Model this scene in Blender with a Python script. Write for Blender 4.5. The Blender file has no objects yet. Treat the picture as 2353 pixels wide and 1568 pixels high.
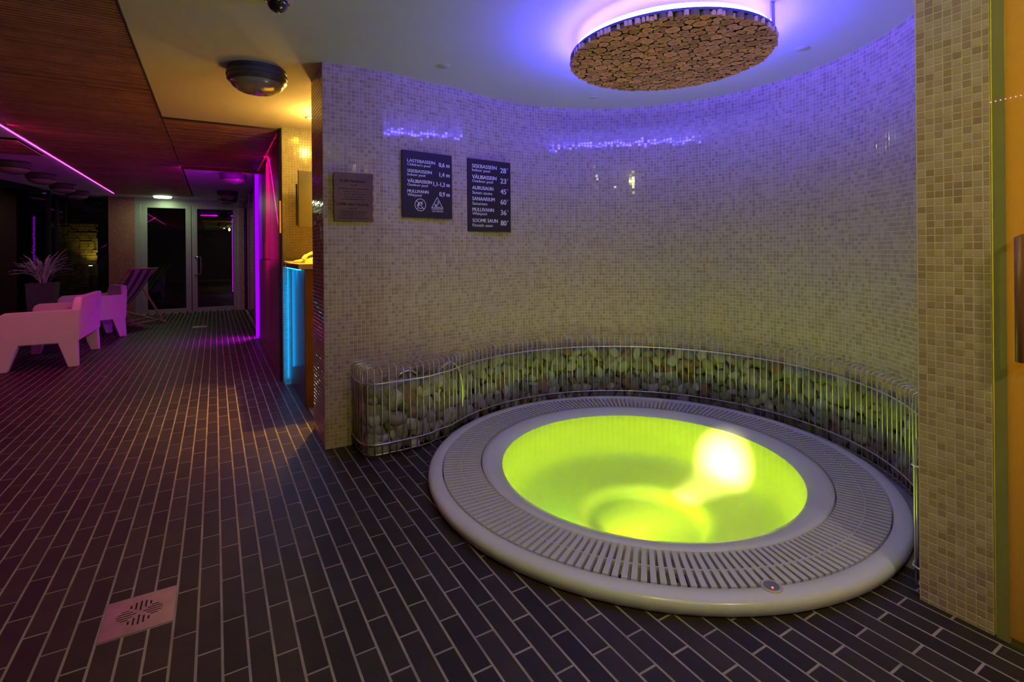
import bpy, bmesh, math, random
from mathutils import Vector, Matrix
PI = math.pi
S = bpy.context.scene
COL = S.collection
rnd = random.Random(7)

# ------------------------------------------------------------------ camera, world, exposure
F, YAW, ROLL, CY, H = 1160.6, -0.5315, 0.0087, 579.22, 1.22
def rotm(yaw, roll):
    return Matrix.Rotation(yaw, 3, 'Z') @ Matrix.Rotation(roll, 3, 'Y')
RM = rotm(YAW, ROLL)
cam = bpy.data.cameras.new('camera'); camo = bpy.data.objects.new('camera', cam); COL.objects.link(camo)
cam.sensor_width = 36; cam.lens = F * 36 / 2353; cam.shift_y = -(784 - CY) / 2353
cam.clip_start = 0.02; cam.clip_end = 200
right, fwd, up = RM.col[0], RM.col[1], RM.col[2]
camo.matrix_world = Matrix(((right.x, up.x, -fwd.x, 0), (right.y, up.y, -fwd.y, 0), (right.z, up.z, -fwd.z, H), (0, 0, 0, 1)))
S.camera = camo
S.view_settings.view_transform = 'Standard'; S.view_settings.look = 'None'
S.view_settings.gamma = 1; S.view_settings.use_curve_mapping = False
S.view_settings.exposure = 0.0
w = bpy.data.worlds.new('night'); S.world = w; w.use_nodes = True
ZC = 2.415                      # ceiling height

# colour and strength of every family of lights, in one place (multiplies the base power of each lamp)
LG = dict(ring=(1.85, 1.2, 31), ringup=(.5, .35, 3), pool=(1.1, 2.6, .02), poolbeam=(2.4, 2.2, 1.2), poolup=(2.2, 2.3, .02), mag=(4.4, .02, 1.9), vio=(.46, 0, .78), blue=(0, .36, .95),
          bar=(1.3, .62, .02), barp=(3.1, 1.8, .30), downr=(1.5, 1.25, .9), downl=(.5, .32, .3), green=(2.4, 2.5, .32), amber=(1.1, .97, 0), red=(3, 0, .9), far=(.6, .9, .4), amb=(.05, .05, .06), uplight=(.13, .085, .008))
w.node_tree.nodes['Background'].inputs[0].default_value = (*LG['amb'], 1)
w.node_tree.nodes['Background'].inputs[1].default_value = 0.012
def area(name, loc, size, base, group, direction=(0, 0, -1), sizey=None, spread=None):
    c = LG[group]; k = max(max(c), 1e-9)
    l = bpy.data.lights.new(name, 'AREA'); l.energy = base * max(c); l.color = [v / k for v in c]
    l.shape = 'RECTANGLE' if sizey else 'DISK'; l.size = size
    if sizey: l.size_y = sizey
    if spread: l.spread = spread
    o = bpy.data.objects.new(name, l); COL.objects.link(o); o.location = loc
    o.rotation_euler = Vector(direction).to_track_quat('-Z', 'Y').to_euler()
    return o

def point(name, loc, r, base, group):
    c = LG[group]; k = max(max(c), 1e-9)
    l = bpy.data.lights.new(name, 'POINT'); l.energy = base * max(c); l.color = [v / k for v in c]; l.shadow_soft_size = r
    o = bpy.data.objects.new(name, l); COL.objects.link(o); o.location = loc
    return o

# ------------------------------------------------------------------ helpers
def tag(o, label=None, cat=None, group=None, kind=None):
    if label: o['label'] = label
    if cat: o['category'] = cat
    if group: o['group'] = group
    if kind: o['kind'] = kind
    return o
def empty(name, loc=(0, 0, 0), rz=0.0, parent=None):
    o = bpy.data.objects.new(name, None); COL.objects.link(o); o.location = loc; o.rotation_euler = (0, 0, rz)
    o.empty_display_size = 0.05
    if parent: o.parent = parent
    return o
def link(name, me, parent=None):
    o = bpy.data.objects.new(name, me); COL.objects.link(o)
    if parent: o.parent = parent
    return o
def obj(name, bm, m, parent=None, smooth=False, bevel=0):
    if bevel:
        bmesh.ops.bevel(bm, geom=list(bm.edges), offset=bevel, segments=2, affect='EDGES', profile=0.5)
    me = bpy.data.meshes.new(name); bm.to_mesh(me); bm.free()
    if m: me.materials.append(m)
    if smooth: me.shade_smooth()
    return link(name, me, parent)
def pyobj(name, v, f, m, parent=None, smooth=False, tints=None):
    me = bpy.data.meshes.new(name); me.from_pydata(v, [], f); me.update()
    if m: me.materials.append(m)
    if smooth: me.shade_smooth()
    if tints is not None:
        a = me.attributes.new('tint', 'FLOAT', 'FACE'); a.data.foreach_set('value', tints)
    return link(name, me, parent)
def BM(): return bmesh.new()
def box(bm, x0, x1, y0, y1, z0, z1, mtx=None):
    vs = [bm.verts.new(Vector((x, y, z)) if mtx is None else mtx @ Vector((x, y, z))) for x in (x0, x1) for y in (y0, y1) for z in (z0, z1)]
    for q in ((0, 1, 3, 2), (4, 6, 7, 5), (0, 4, 5, 1), (2, 3, 7, 6), (0, 2, 6, 4), (1, 5, 7, 3)):
        bm.faces.new([vs[i] for i in q])
    return bm
def lathe(prof, n=48, c=(0, 0), bm=None, closed=False):
    bm = bm or BM(); rings = []
    for r, z in prof:
        if r < 1e-6: rings.append([bm.verts.new((c[0], c[1], z))])
        else: rings.append([bm.verts.new((c[0] + r * math.cos(2 * PI * k / n), c[1] + r * math.sin(2 * PI * k / n), z)) for k in range(n)])
    pairs = list(zip(rings, rings[1:])) + ([(rings[-1], rings[0])] if closed else [])
    for a, b in pairs:
        for k in range(n):
            k2 = (k + 1) % n
            if len(a) == 1 and len(b) == 1: continue
            if len(a) == 1: bm.faces.new((a[0], b[k], b[k2]))
            elif len(b) == 1: bm.faces.new((a[k], a[k2], b[0]))
            else: bm.faces.new((a[k], a[k2], b[k2], b[k]))
    bmesh.ops.recalc_face_normals(bm, faces=list(bm.faces))
    return bm
def tube(bm, pts, r, n=8, cyc=False):
    pts = [Vector(p) for p in pts]; N = len(pts); rings = []
    prev = None
    for i, p in enumerate(pts):
        a = pts[(i - 1) % N] if (cyc or i > 0) else p; b = pts[(i + 1) % N] if (cyc or i < N - 1) else p
        t = (b - a).normalized()
        if prev is None:
            u = t.orthogonal().normalized()
        else:
            u = (prev - t * prev.dot(t))
            u = u.normalized() if u.length > 1e-6 else t.orthogonal().normalized()
        prev = u; v = t.cross(u)
        rr = r[i] if isinstance(r, (list, tuple)) else r
        rings.append([bm.verts.new(p + (u * math.cos(2 * PI * k / n) + v * math.sin(2 * PI * k / n)) * rr) for k in range(n)])
    for i in range(N if cyc else N - 1):
        a, b = rings[i], rings[(i + 1) % N]
        for k in range(n): bm.faces.new((a[k], a[(k + 1) % n], b[(k + 1) % n], b[k]))
    if not cyc:
        bm.faces.new(list(reversed(rings[0]))); bm.faces.new(rings[-1])
    return bm
def prism(bm, poly, h0, h1, mtx=None):
    """extrude a 2-D polygon (x, z) along y from h0 to h1"""
    f = (lambda p: p) if mtx is None else (lambda p: mtx @ p)
    a = [bm.verts.new(f(Vector((x, h0, z)))) for x, z in poly]; b = [bm.verts.new(f(Vector((x, h1, z)))) for x, z in poly]
    n = len(poly); bm.faces.new(a); bm.faces.new(list(reversed(b)))
    for k in range(n): bm.faces.new((a[k], b[k], b[(k + 1) % n], a[(k + 1) % n]))
    bmesh.ops.recalc_face_normals(bm, faces=list(bm.faces))
    return bm

# ------------------------------------------------------------------ materials
def mat(name, col, rough=0.5, metal=0.0, noise=0.0, nscale=8.0, bump=0.0, bscale=60.0, spec=0.5, coat=0.0, ramp=None):
    m = bpy.data.materials.new(name); m.use_nodes = True; nt = m.node_tree; b = nt.nodes['Principled BSDF']
    b.inputs['Base Color'].default_value = (*col, 1); b.inputs['Roughness'].default_value = rough; b.inputs['Metallic'].default_value = metal
    b.inputs['Specular IOR Level'].default_value = spec; b.inputs['Coat Weight'].default_value = coat
    tc = nt.nodes.new('ShaderNodeTexCoord')
    if noise:
        n = nt.nodes.new('ShaderNodeTexNoise'); n.inputs['Scale'].default_value = nscale; n.inputs['Detail'].default_value = 4
        r = nt.nodes.new('ShaderNodeValToRGB')
        r.color_ramp.elements[0].position = 0.3; r.color_ramp.elements[1].position = 0.7
        r.color_ramp.elements[0].color = (*[c * (1 - noise) for c in col], 1); r.color_ramp.elements[1].color = (*[min(1, c * (1 + noise)) for c in col], 1)
        nt.links.new(tc.outputs['Object'], n.inputs['Vector']); nt.links.new(n.outputs['Fac'], r.inputs['Fac']); nt.links.new(r.outputs['Color'], b.inputs['Base Color'])
    if bump:
        n = nt.nodes.new('ShaderNodeTexNoise'); n.inputs['Scale'].default_value = bscale; n.inputs['Detail'].default_value = 3
        bp = nt.nodes.new('ShaderNodeBump'); bp.inputs['Strength'].default_value = bump; bp.inputs['Distance'].default_value = 0.002
        nt.links.new(tc.outputs['Object'], n.inputs['Vector']); nt.links.new(n.outputs['Fac'], bp.inputs['Height']); nt.links.new(bp.outputs['Normal'], b.inputs['Normal'])
    return m
def emis(name, col, strength):
    m = bpy.data.materials.new(name); m.use_nodes = True; nt = m.node_tree; nt.nodes.clear()
    e = nt.nodes.new('ShaderNodeEmission'); e.inputs[0].default_value = (*col, 1); e.inputs[1].default_value = strength
    o = nt.nodes.new('ShaderNodeOutputMaterial'); nt.links.new(e.outputs[0], o.inputs[0])
    return m
def tinted(name, stops, rough=0.25, source='attr', bump=0.0, bscale=30, extra=0.0, extra_scale=20, spec=0.5, coat=0.0):
    """colour ramp read by a per-piece value (face attribute 'tint', or the object's own random number)"""
    m = bpy.data.materials.new(name); m.use_nodes = True; nt = m.node_tree; b = nt.nodes['Principled BSDF']
    b.inputs['Roughness'].default_value = rough; b.inputs['Specular IOR Level'].default_value = spec; b.inputs['Coat Weight'].default_value = coat
    r = nt.nodes.new('ShaderNodeValToRGB'); cr = r.color_ramp; cr.interpolation = 'LINEAR'
    while len(cr.elements) < len(stops): cr.elements.new(0.5)
    for k, (p, c) in enumerate(stops): cr.elements[k].position = p; cr.elements[k].color = (*c, 1)
    if source == 'attr':
        a = nt.nodes.new('ShaderNodeAttribute'); a.attribute_name = 'tint'; nt.links.new(a.outputs['Fac'], r.inputs['Fac'])
    else:
        a = nt.nodes.new('ShaderNodeObjectInfo'); nt.links.new(a.outputs['Random'], r.inputs['Fac'])
    tc = nt.nodes.new('ShaderNodeTexCoord')
    outc = r.outputs['Color']
    if extra:
        n = nt.nodes.new('ShaderNodeTexNoise'); n.inputs['Scale'].default_value = extra_scale; n.inputs['Detail'].default_value = 5
        nt.links.new(tc.outputs['Object'], n.inputs['Vector'])
        mp = nt.nodes.new('ShaderNodeMapRange'); mp.inputs['From Min'].default_value = 0.3; mp.inputs['From Max'].default_value = 0.7
        mp.inputs['To Min'].default_value = 1 - extra; mp.inputs['To Max'].default_value = 1 + extra
        nt.links.new(n.outputs['Fac'], mp.inputs['Value'])
        hs = nt.nodes.new('ShaderNodeHueSaturation'); nt.links.new(outc, hs.inputs['Color']); nt.links.new(mp.outputs['Result'], hs.inputs['Value'])
        outc = hs.outputs['Color']
    nt.links.new(outc, b.inputs['Base Color'])
    if bump:
        n = nt.nodes.new('ShaderNodeTexNoise'); n.inputs['Scale'].default_value = bscale; n.inputs['Detail'].default_value = 3
        bp = nt.nodes.new('ShaderNodeBump'); bp.inputs['Strength'].default_value = bump; bp.inputs['Distance'].default_value = 0.002
        nt.links.new(tc.outputs['Object'], n.inputs['Vector']); nt.links.new(n.outputs['Fac'], bp.inputs['Height']); nt.links.new(bp.outputs['Normal'], b.inputs['Normal'])
    return m
def glass(name, tint=(1, 1, 1), ior=1.45, rough=0.0, bump=0.0, bscale=4.0):
    """a thin clear sheet: transparent seen straight, mirror-like at a slant"""
    m = bpy.data.materials.new(name); m.use_nodes = True; nt = m.node_tree; nt.nodes.clear()
    t = nt.nodes.new('ShaderNodeBsdfTransparent'); t.inputs[0].default_value = (*tint, 1)
    g = nt.nodes.new('ShaderNodeBsdfGlossy'); g.inputs['Roughness'].default_value = rough
    fr = nt.nodes.new('ShaderNodeFresnel'); fr.inputs['IOR'].default_value = ior
    mx = nt.nodes.new('ShaderNodeMixShader'); o = nt.nodes.new('ShaderNodeOutputMaterial')
    nt.links.new(fr.outputs[0], mx.inputs[0]); nt.links.new(t.outputs[0], mx.inputs[1]); nt.links.new(g.outputs[0], mx.inputs[2]); nt.links.new(mx.outputs[0], o.inputs[0])
    if bump:
        tc = nt.nodes.new('ShaderNodeTexCoord'); n = nt.nodes.new('ShaderNodeTexNoise'); n.inputs['Scale'].default_value = bscale
        bp = nt.nodes.new('ShaderNodeBump'); bp.inputs['Strength'].default_value = bump; bp.inputs['Distance'].default_value = 0.01
        nt.links.new(tc.outputs['Object'], n.inputs['Vector']); nt.links.new(n.outputs['Fac'], bp.inputs['Height'])
        nt.links.new(bp.outputs['Normal'], g.inputs['Normal']); nt.links.new(bp.outputs['Normal'], fr.inputs['Normal'])
    return m

MOS = [(0.0, (.39, .255, .175)), (.25, (.45, .31, .22)), (.6, (.53, .385, .28)), (.85, (.58, .435, .32)), (1.0, (.45, .29, .205))]
M = dict(
    mosaic=tinted('mosaic_tile', MOS, 0.06, 'attr'),
    mosaic_piece=tinted('mosaic_tile_single', MOS, 0.16, 'object'),
    mosaic_yellow=tinted('pale_yellow_mosaic', [(0, (.20, .18, .155)), (1, (.27, .25, .22))], 0.14, 'attr'),
    mosaic_red=tinted('red_brown_mosaic', [(0, (.30, .10, .06)), (1, (.48, .18, .11))], 0.3, 'attr'),
    grout=mat('grey_grout', (.68, .575, .46), 0.8, noise=.12, nscale=30),
    floor_grout=mat('floor_grout', (.31, .26, .235), 0.75, noise=.25, nscale=6),
    floor_tile=tinted('dark_floor_tile', [(0, (.024, .0175, .0145)), (.5, (.032, .023, .019)), (1, (.042, .030, .025))], 0.5, 'attr', spec=.25, bump=.25, bscale=90, extra=.18, extra_scale=7),
    floor_piece=tinted('dark_floor_tile_single', [(0, (.024, .0175, .0145)), (.5, (.032, .023, .019)), (1, (.042, .030, .025))], 0.5, 'object', spec=.25, bump=.25, bscale=90, extra=.18, extra_scale=7),
    ceiling=mat('white_ceiling_paint', (.74, .72, .68), 0.75, noise=.02, nscale=2),
    slat=tinted('brown_wooden_slat', [(0, (.34, .155, .095)), (1, (.52, .26, .17))], 0.5, 'attr', extra=.2, extra_scale=9),
    black=mat('black_backing', (.008, .007, .007), .8, noise=.1),
    acrylic=mat('white_acrylic', (.74, .74, .76), 0.22, noise=.015, nscale=3, coat=.3),
    grate=mat('white_plastic_grate', (.62, .60, .62), 0.42, noise=.04, nscale=12),
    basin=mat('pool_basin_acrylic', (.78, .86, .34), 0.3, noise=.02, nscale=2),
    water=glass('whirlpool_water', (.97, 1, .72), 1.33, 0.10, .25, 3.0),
    steel=mat('stainless_steel', (.88, .87, .84), .34, 1.0, noise=.06, nscale=20),
    steel_brushed=mat('brushed_steel', (.50, .48, .47), .42, 1.0, noise=.12, nscale=14),
    stone=tinted('river_stone', [(0, (.15, .13, .10)), (.2, (.27, .25, .20)), (.45, (.21, .19, .16)), (.65, (.33, .30, .25)), (.86, (.46, .43, .37)), (.93, (.23, .12, .07)), (1, (.28, .14, .09))], .55, 'object', bump=.4, bscale=40, extra=.25, extra_scale=22),
    stone_mass=tinted('river_stone_mass', [(0, (.15, .13, .10)), (.2, (.27, .25, .20)), (.45, (.21, .19, .16)), (.65, (.33, .30, .25)), (.86, (.46, .43, .37)), (.93, (.23, .12, .07)), (1, (.28, .14, .09))], .55, 'attr', bump=.4, bscale=40, extra=.25, extra_scale=22),
    sign=mat('dark_brown_sign_board', (.030, .012, .009), .6, noise=.08, nscale=3),
    letter=mat('pale_lettering', (.88, .82, .84), .6, noise=.02),
    plaque=mat('stained_wood_plaque', (.15, .055, .040), .45, noise=.3, nscale=6),
    plaque_ink=mat('burnt_lettering', (.010, .005, .004), .7, noise=.05),
    lamp_body=mat('grey_lamp_housing', (.075, .068, .064), .4, noise=.06),
    lamp_glass=mat('ribbed_lamp_glass', (.32, .27, .20), .18, noise=.05, spec=.8, coat=.6),
    chrome=mat('chrome', (.8, .8, .8), .1, 1.0, noise=.02),
    lacquer=mat('dark_red_lacquered_glass', (.20, .030, .055), .32, noise=.05, spec=.6, coat=.25),
    lacquer_low=mat('purple_brown_wall_panel', (.17, .10, .11), .45, noise=.06),
    frame_black=mat('black_metal_frame', (.015, .012, .013), .4, noise=.05),
    alu=mat('aluminium_door_frame', (.36, .36, .34), .42, .35, noise=.05),
    glassdark=glass('door_pane_glass', (.85, .88, .88), 1.55),
    plastic=mat('white_moulded_plastic', (.72, .70, .70), .45, noise=.015, nscale=2),
    wood=mat('pale_beech_wood', (.52, .37, .20), .5, noise=.2, nscale=9),
    wood_brown=mat('brown_veneer', (.20, .085, .03), .45, noise=.2, nscale=5),
    canvas=tinted('striped_canvas', [(0, (.55, .50, .50)), (.49, (.55, .50, .50)), (.51, (.16, .09, .12)), (1, (.16, .09, .12))], .8, 'attr'),
    leaf=mat('pale_green_leaf', (.80, .70, .74), .5, noise=.25, nscale=5),
    planter=mat('dark_grey_planter', (.10, .10, .11), .5, noise=.08),
    soil=mat('potting_soil', (.04, .03, .02), .9, noise=.3, nscale=30),
    counter_panel=mat('dark_counter_panel', (.07, .08, .11), .3, noise=.06),
    counter_top=mat('cream_counter_top', (.62, .50, .30), .35, noise=.05),
    phone=mat('cream_phone_plastic', (.60, .55, .42), .4, noise=.03),
    phone_dark=mat('phone_keys', (.10, .09, .07), .5, noise=.03),
    cord=mat('pale_coiled_cord', (.40, .48, .50), .5, noise=.03),
    tv=mat('monitor_housing', (.055, .050, .045), .45, noise=.05),
    cover=mat('painted_round_cover', (.60, .58, .55), .7, noise=.03),
    log_bark=mat('log_bark_side', (.22, .15, .13), .8, noise=.3, nscale=20),
    pebble=mat('sandy_render', (.75, .62, .36), .85, noise=.35, nscale=40, bump=.5),
    stonewall=mat('garden_stone_wall', (.30, .26, .16), .9, noise=.45, nscale=5),
    pond=mat('dark_outdoor_water', (.004, .006, .008), .08, spec=.6, noise=.1),
    dome=mat('smoked_dome', (.012, .011, .012), .05, spec=.8, coat=1, noise=.05),
    amber=None,
)

# ------------------------------------------------------------------ the setting
TC = (2.085, 2.095)                # whirlpool centre
WCC, WR = (2.08, 2.11), 1.365      # curved wall
TP, TL = 0.0564 * H, 0.2019 * H    # floor tile pitch across / along
TX0, TY0 = -0.4426 * H, 1.4858 * H
Yd = 12.8

def px(p):
    d = RM.transposed() @ (Vector(p) - Vector((0, 0, H)))
    if d.y <= 0.05: return (-9999, -9999)
    return (1176.5 + F * d.x / d.y, CY - F * d.z / d.y)

# floor base: a grout slab with a round opening under the tub
fl = BM(); NN = 64; half = 1.19; R0 = 1.12
def sq(a):
    c, s = math.cos(a), math.sin(a); k = half / max(abs(c), abs(s)); return TC[0] + c * k, TC[1] + s * k
inner = [fl.verts.new((TC[0] + R0 * math.cos(2 * PI * k / NN + PI / 4), TC[1] + R0 * math.sin(2 * PI * k / NN + PI / 4), -.0008)) for k in range(NN)]
outer = [fl.verts.new((*sq(2 * PI * k / NN + PI / 4), -.0008)) for k in range(NN)]
for k in range(NN): fl.faces.new((inner[k], outer[k], outer[(k + 1) % NN], inner[(k + 1) % NN]))
X0, X1, Y0, Y1 = -3.3, 4.2, -3.2, 13.4
def quad(bm, x0, x1, y0, y1, z):
    bm.faces.new([bm.verts.new(p) for p in ((x0, y0, z), (x1, y0, z), (x1, y1, z), (x0, y1, z))])
a0, a1, b0, b1 = TC[0] - half, TC[0] + half, TC[1] - half, TC[1] + half
for q in ((X0, a0, Y0, Y1), (a1, X1, Y0, Y1), (a0, a1, Y0, b0), (a0, a1, b1, Y1)): quad(fl, *q, -.0008)
bmesh.ops.recalc_face_normals(fl, faces=list(fl.faces))
floor = tag(obj('floor', fl, M['floor_grout']), kind='structure')
if floor.data.polygons[0].normal.z < 0: floor.data.flip_normals()
tiles = []
DR = (TX0 + TP * 4.5, 2.134); DR2 = (TX0 + TP * 4.5, 10.05)
for i in range(-50, 45):
    for j in range(-52, 22):
        v0 = j + (0.5 if i % 2 == 0 else 0.0)
        x0, x1 = TX0 + TP * i, TX0 + TP * (i + 1)
        y1, y0 = TY0 - TL * v0, TY0 - TL * (v0 + 1)
        xa, xb, ya, yb = x0 + .0030, x1 - .0030, y0 + .0030, y1 - .0030
        cx, cy = (xa + xb) / 2, (ya + yb) / 2
        if cy < -1.3 or cy > 12.75 or cx < -3.0: continue
        if cx > (0.64 if cy < 5.2 else 0.55) and cy > 3.75: continue
        if (cx > 2.30 and cy < 1.0): continue
        dd = math.hypot(cx - TC[0], cy - TC[1])
        if dd < 1.06: continue
        if dd > 1.7 and cx > 2.2 and cy > .7: continue
        skip = False; segs = [(ya, yb)]
        for D in (DR, DR2):
            if abs(cx - D[0]) < .09 and yb > D[1] - .108 and ya < D[1] + .108:
                lo, hi = D[1] - .108, D[1] + .108
                cxc = cx
                segs = [s for s in ((ya, min(yb, lo)), (max(ya, hi), yb)) if s[1] - s[0] > .01]
        for (sa, sb) in segs:
            p0, p1 = px((cx, sa, 0)), px((cx, sb, 0)); q0, q1 = px((xa, cy, 0)), px((xb, cy, 0))
            vis = -150 < p1[0] < 2500 and p1[1] < 1650 and p1[1] > 0
            sz = math.hypot(p0[0] - p1[0], p0[1] - p1[1]) * math.hypot(q0[0] - q1[0], q0[1] - q1[1]) if vis and cy > .2 else 0
            if vis and cx > 2.06 and cy < .8: sz = 0
            tiles.append((sz if dd > 1.2 else 0, xa, xb, sa, sb))
tiles.sort(reverse=True)
def slab_vf(xa, xb, ya, yb, z0, z1, b=.0012):
    v = [(xa, ya, z0), (xb, ya, z0), (xb, yb, z0), (xa, yb, z0), (xa + b, ya + b, z1), (xb - b, ya + b, z1), (xb - b, yb - b, z1), (xa + b, yb - b, z1)]
    f = [(4, 5, 6, 7), (0, 1, 5, 4), (1, 2, 6, 5), (2, 3, 7, 6), (3, 0, 4, 7)]
    return v, f
cache = {}
for (sz, xa, xb, ya, yb) in tiles[:300]:
    key = (round(xb - xa, 4), round(yb - ya, 4))
    if key not in cache:
        v, f = slab_vf(-key[0] / 2, key[0] / 2, -key[1] / 2, key[1] / 2, -.003, 0)
        me = bpy.data.meshes.new('tile'); me.from_pydata(v, [], f); me.update(); me.materials.append(M['floor_piece']); cache[key] = me
    o = link('tile', cache[key], floor); o.location = ((xa + xb) / 2, (ya + yb) / 2, rnd.uniform(-.0004, .0004))
    o.rotation_euler = (rnd.gauss(0, .0015), rnd.gauss(0, .003), 0)
V, Fc, T = [], [], []
for (sz, xa, xb, ya, yb) in tiles[300:]:
    dz = rnd.uniform(-.0004, .0004); v, f = slab_vf(xa, xb, ya, yb, -.003, dz); n = len(V); tt = rnd.random()
    k1, k2 = rnd.gauss(0, .0015), rnd.gauss(0, .003)
    cx, cy = (xa + xb) / 2, (ya + yb) / 2
    V += [(p[0], p[1], p[2] + (k1 * (p[1] - cy) + k2 * (p[0] - cx) if p[2] > -.002 else 0)) for p in v]
    Fc += [tuple(a + n for a in q) for q in f]; T += [tt] * 5
tag(pyobj('tile', V, Fc, M['floor_tile'], floor, tints=T), kind='stuff')

# mosaic helper: rows of real tiles along a path, front face towards 'side'
TS, TGAP = .025, .0030
def mosaic(name, path, z0, z1, m, parent, side=1, single=0, single_mat=None, pitch=TS, tilt=.007):
    """path: list of (x, y); tiles stand proud on the left (+1) or right (-1) of the direction of travel"""
    segs = []; L = 0
    for a, b in zip(path, path[1:]):
        d = math.hypot(b[0] - a[0], b[1] - a[1]); segs.append((L, L + d, a, b)); L += d
    def at(s):
        for l0, l1, a, b in segs:
            if s <= l1 + 1e-9:
                t = (s - l0) / (l1 - l0); return (a[0] + (b[0] - a[0]) * t, a[1] + (b[1] - a[1]) * t), ((b[0] - a[0]) / (l1 - l0), (b[1] - a[1]) / (l1 - l0))
        l0, l1, a, b = segs[-1]; return b, ((b[0] - a[0]) / (l1 - l0), (b[1] - a[1]) / (l1 - l0))
    V, Fc, T = [], [], []; cand = []
    nc = int(L / pitch + .5); nr = int((z1 - z0) / pitch) + 1
    h, g = .0013, TGAP / 2
    for c in range(nc + 1):
        s0, s1 = c * pitch + g, min((c + 1) * pitch - g, L)
        if s1 - s0 < .006: continue
        (ax, ay), (tx, ty) = at(s0); (bx, by), _ = at(s1)
        l = math.hypot(bx - ax, by - ay); tx, ty = (bx - ax) / l, (by - ay) / l; nx, ny = -ty * side, tx * side
        for r in range(nr):
            za, zb = z1 - (r + 1) * pitch + g, z1 - r * pitch - g
            za = max(za, z0)
            if zb - za < .006: continue
            if single:
                cand.append((ax, ay, bx, by, tx, ty, nx, ny, za, zb)); continue
            t1, t2 = rnd.gauss(0, tilt), rnd.gauss(0, tilt); n = len(V); e = .0009; w2 = l / 2; h2 = (zb - za) / 2
            def P(u, zz, o): return (ax + tx * u + nx * o, ay + ty * u + ny * o, zz)
            V += [P(0, za, 0), P(l, za, 0), P(l, zb, 0), P(0, zb, 0)]
            V += [P(u, zz, h + t1 * (u - w2) + t2 * (zz - (za + zb) / 2)) for u, zz in ((e, za + e), (l - e, za + e), (l - e, zb - e), (e, zb - e))]
            q = [(4, 5, 6, 7), (0, 1, 5, 4), (1, 2, 6, 5), (2, 3, 7, 6), (3, 0, 4, 7)]
            if side > 0: q = [tuple(reversed(x)) for x in q]
            Fc += [tuple(a + n for a in x) for x in q]
            T += [min(1, max(0, rnd.betavariate(2, 2)))] * 5
    if single:
        def score(c):
            m_ = ((c[0] + c[2]) / 2, (c[1] + c[3]) / 2)
            a, b = px((c[0], c[1], c[8])), px((c[2], c[3], c[9])); q = px((*m_, (c[8] + c[9]) / 2))
            return abs((a[0] - b[0]) * (a[1] - b[1])) if 0 < q[0] < 2353 and 0 < q[1] < 1568 else 0
        cand.sort(key=score, reverse=True); pieces, rest = cand[:single], cand[single:]
        ms = {}
        for c in pieces:
            ax, ay, bx, by, tx, ty, nx, ny, za, zb = c; l = math.hypot(bx - ax, by - ay); k = (round(l, 4), round(zb - za, 4))
            if k not in ms:
                e = .0009; a_, b_ = k[0] / 2, k[1] / 2
                v = [(-a_, 0, -b_), (a_, 0, -b_), (a_, 0, b_), (-a_, 0, b_), (-a_ + e, h, -b_ + e), (a_ - e, h, -b_ + e), (a_ - e, h, b_ - e), (-a_ + e, h, b_ - e)]
                me = bpy.data.meshes.new('tile'); me.from_pydata(v, [], [(7, 6, 5, 4), (4, 5, 1, 0), (5, 6, 2, 1), (6, 7, 3, 2), (7, 4, 0, 3)]); me.update(); me.materials.append(single_mat); ms[k] = me
            o = link('tile', ms[k], parent)
            R = Matrix(((tx, nx, 0), (ty, ny, 0), (0, 0, 1))) @ Matrix.Rotation(rnd.gauss(0, tilt), 3, 'X') @ Matrix.Rotation(rnd.gauss(0, tilt), 3, 'Z')
            if side < 0: R = R @ Matrix(((-1, 0, 0), (0, 1, 0), (0, 0, 1))) @ Matrix(((-1, 0, 0), (0, 1, 0), (0, 0, 1)))
            o.matrix_world = Matrix.Translation(((ax + bx) / 2, (ay + by) / 2, (za + zb) / 2)) @ R.to_4x4()
        for c in rest:
            ax, ay, bx, by, tx, ty, nx, ny, za, zb = c; l = math.hypot(bx - ax, by - ay); n = len(V); e = .0009
            def P(u, zz, o): return (ax + tx * u + nx * o, ay + ty * u + ny * o, zz)
            V += [P(0, za, 0), P(l, za, 0), P(l, zb, 0), P(0, zb, 0)] + [P(u, zz, h) for u, zz in ((e, za + e), (l - e, za + e), (l - e, zb - e), (e, zb - e))]
            q = [(4, 5, 6, 7), (0, 1, 5, 4), (1, 2, 6, 5), (2, 3, 7, 6), (3, 0, 4, 7)]
            if side > 0: q = [tuple(reversed(x)) for x in q]
            Fc += [tuple(a + n for a in x) for x in q]; T += [rnd.betavariate(2, 2)] * 5
    if V: tag(pyobj(name, V, Fc, m, parent, tints=T), kind='stuff')

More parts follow.
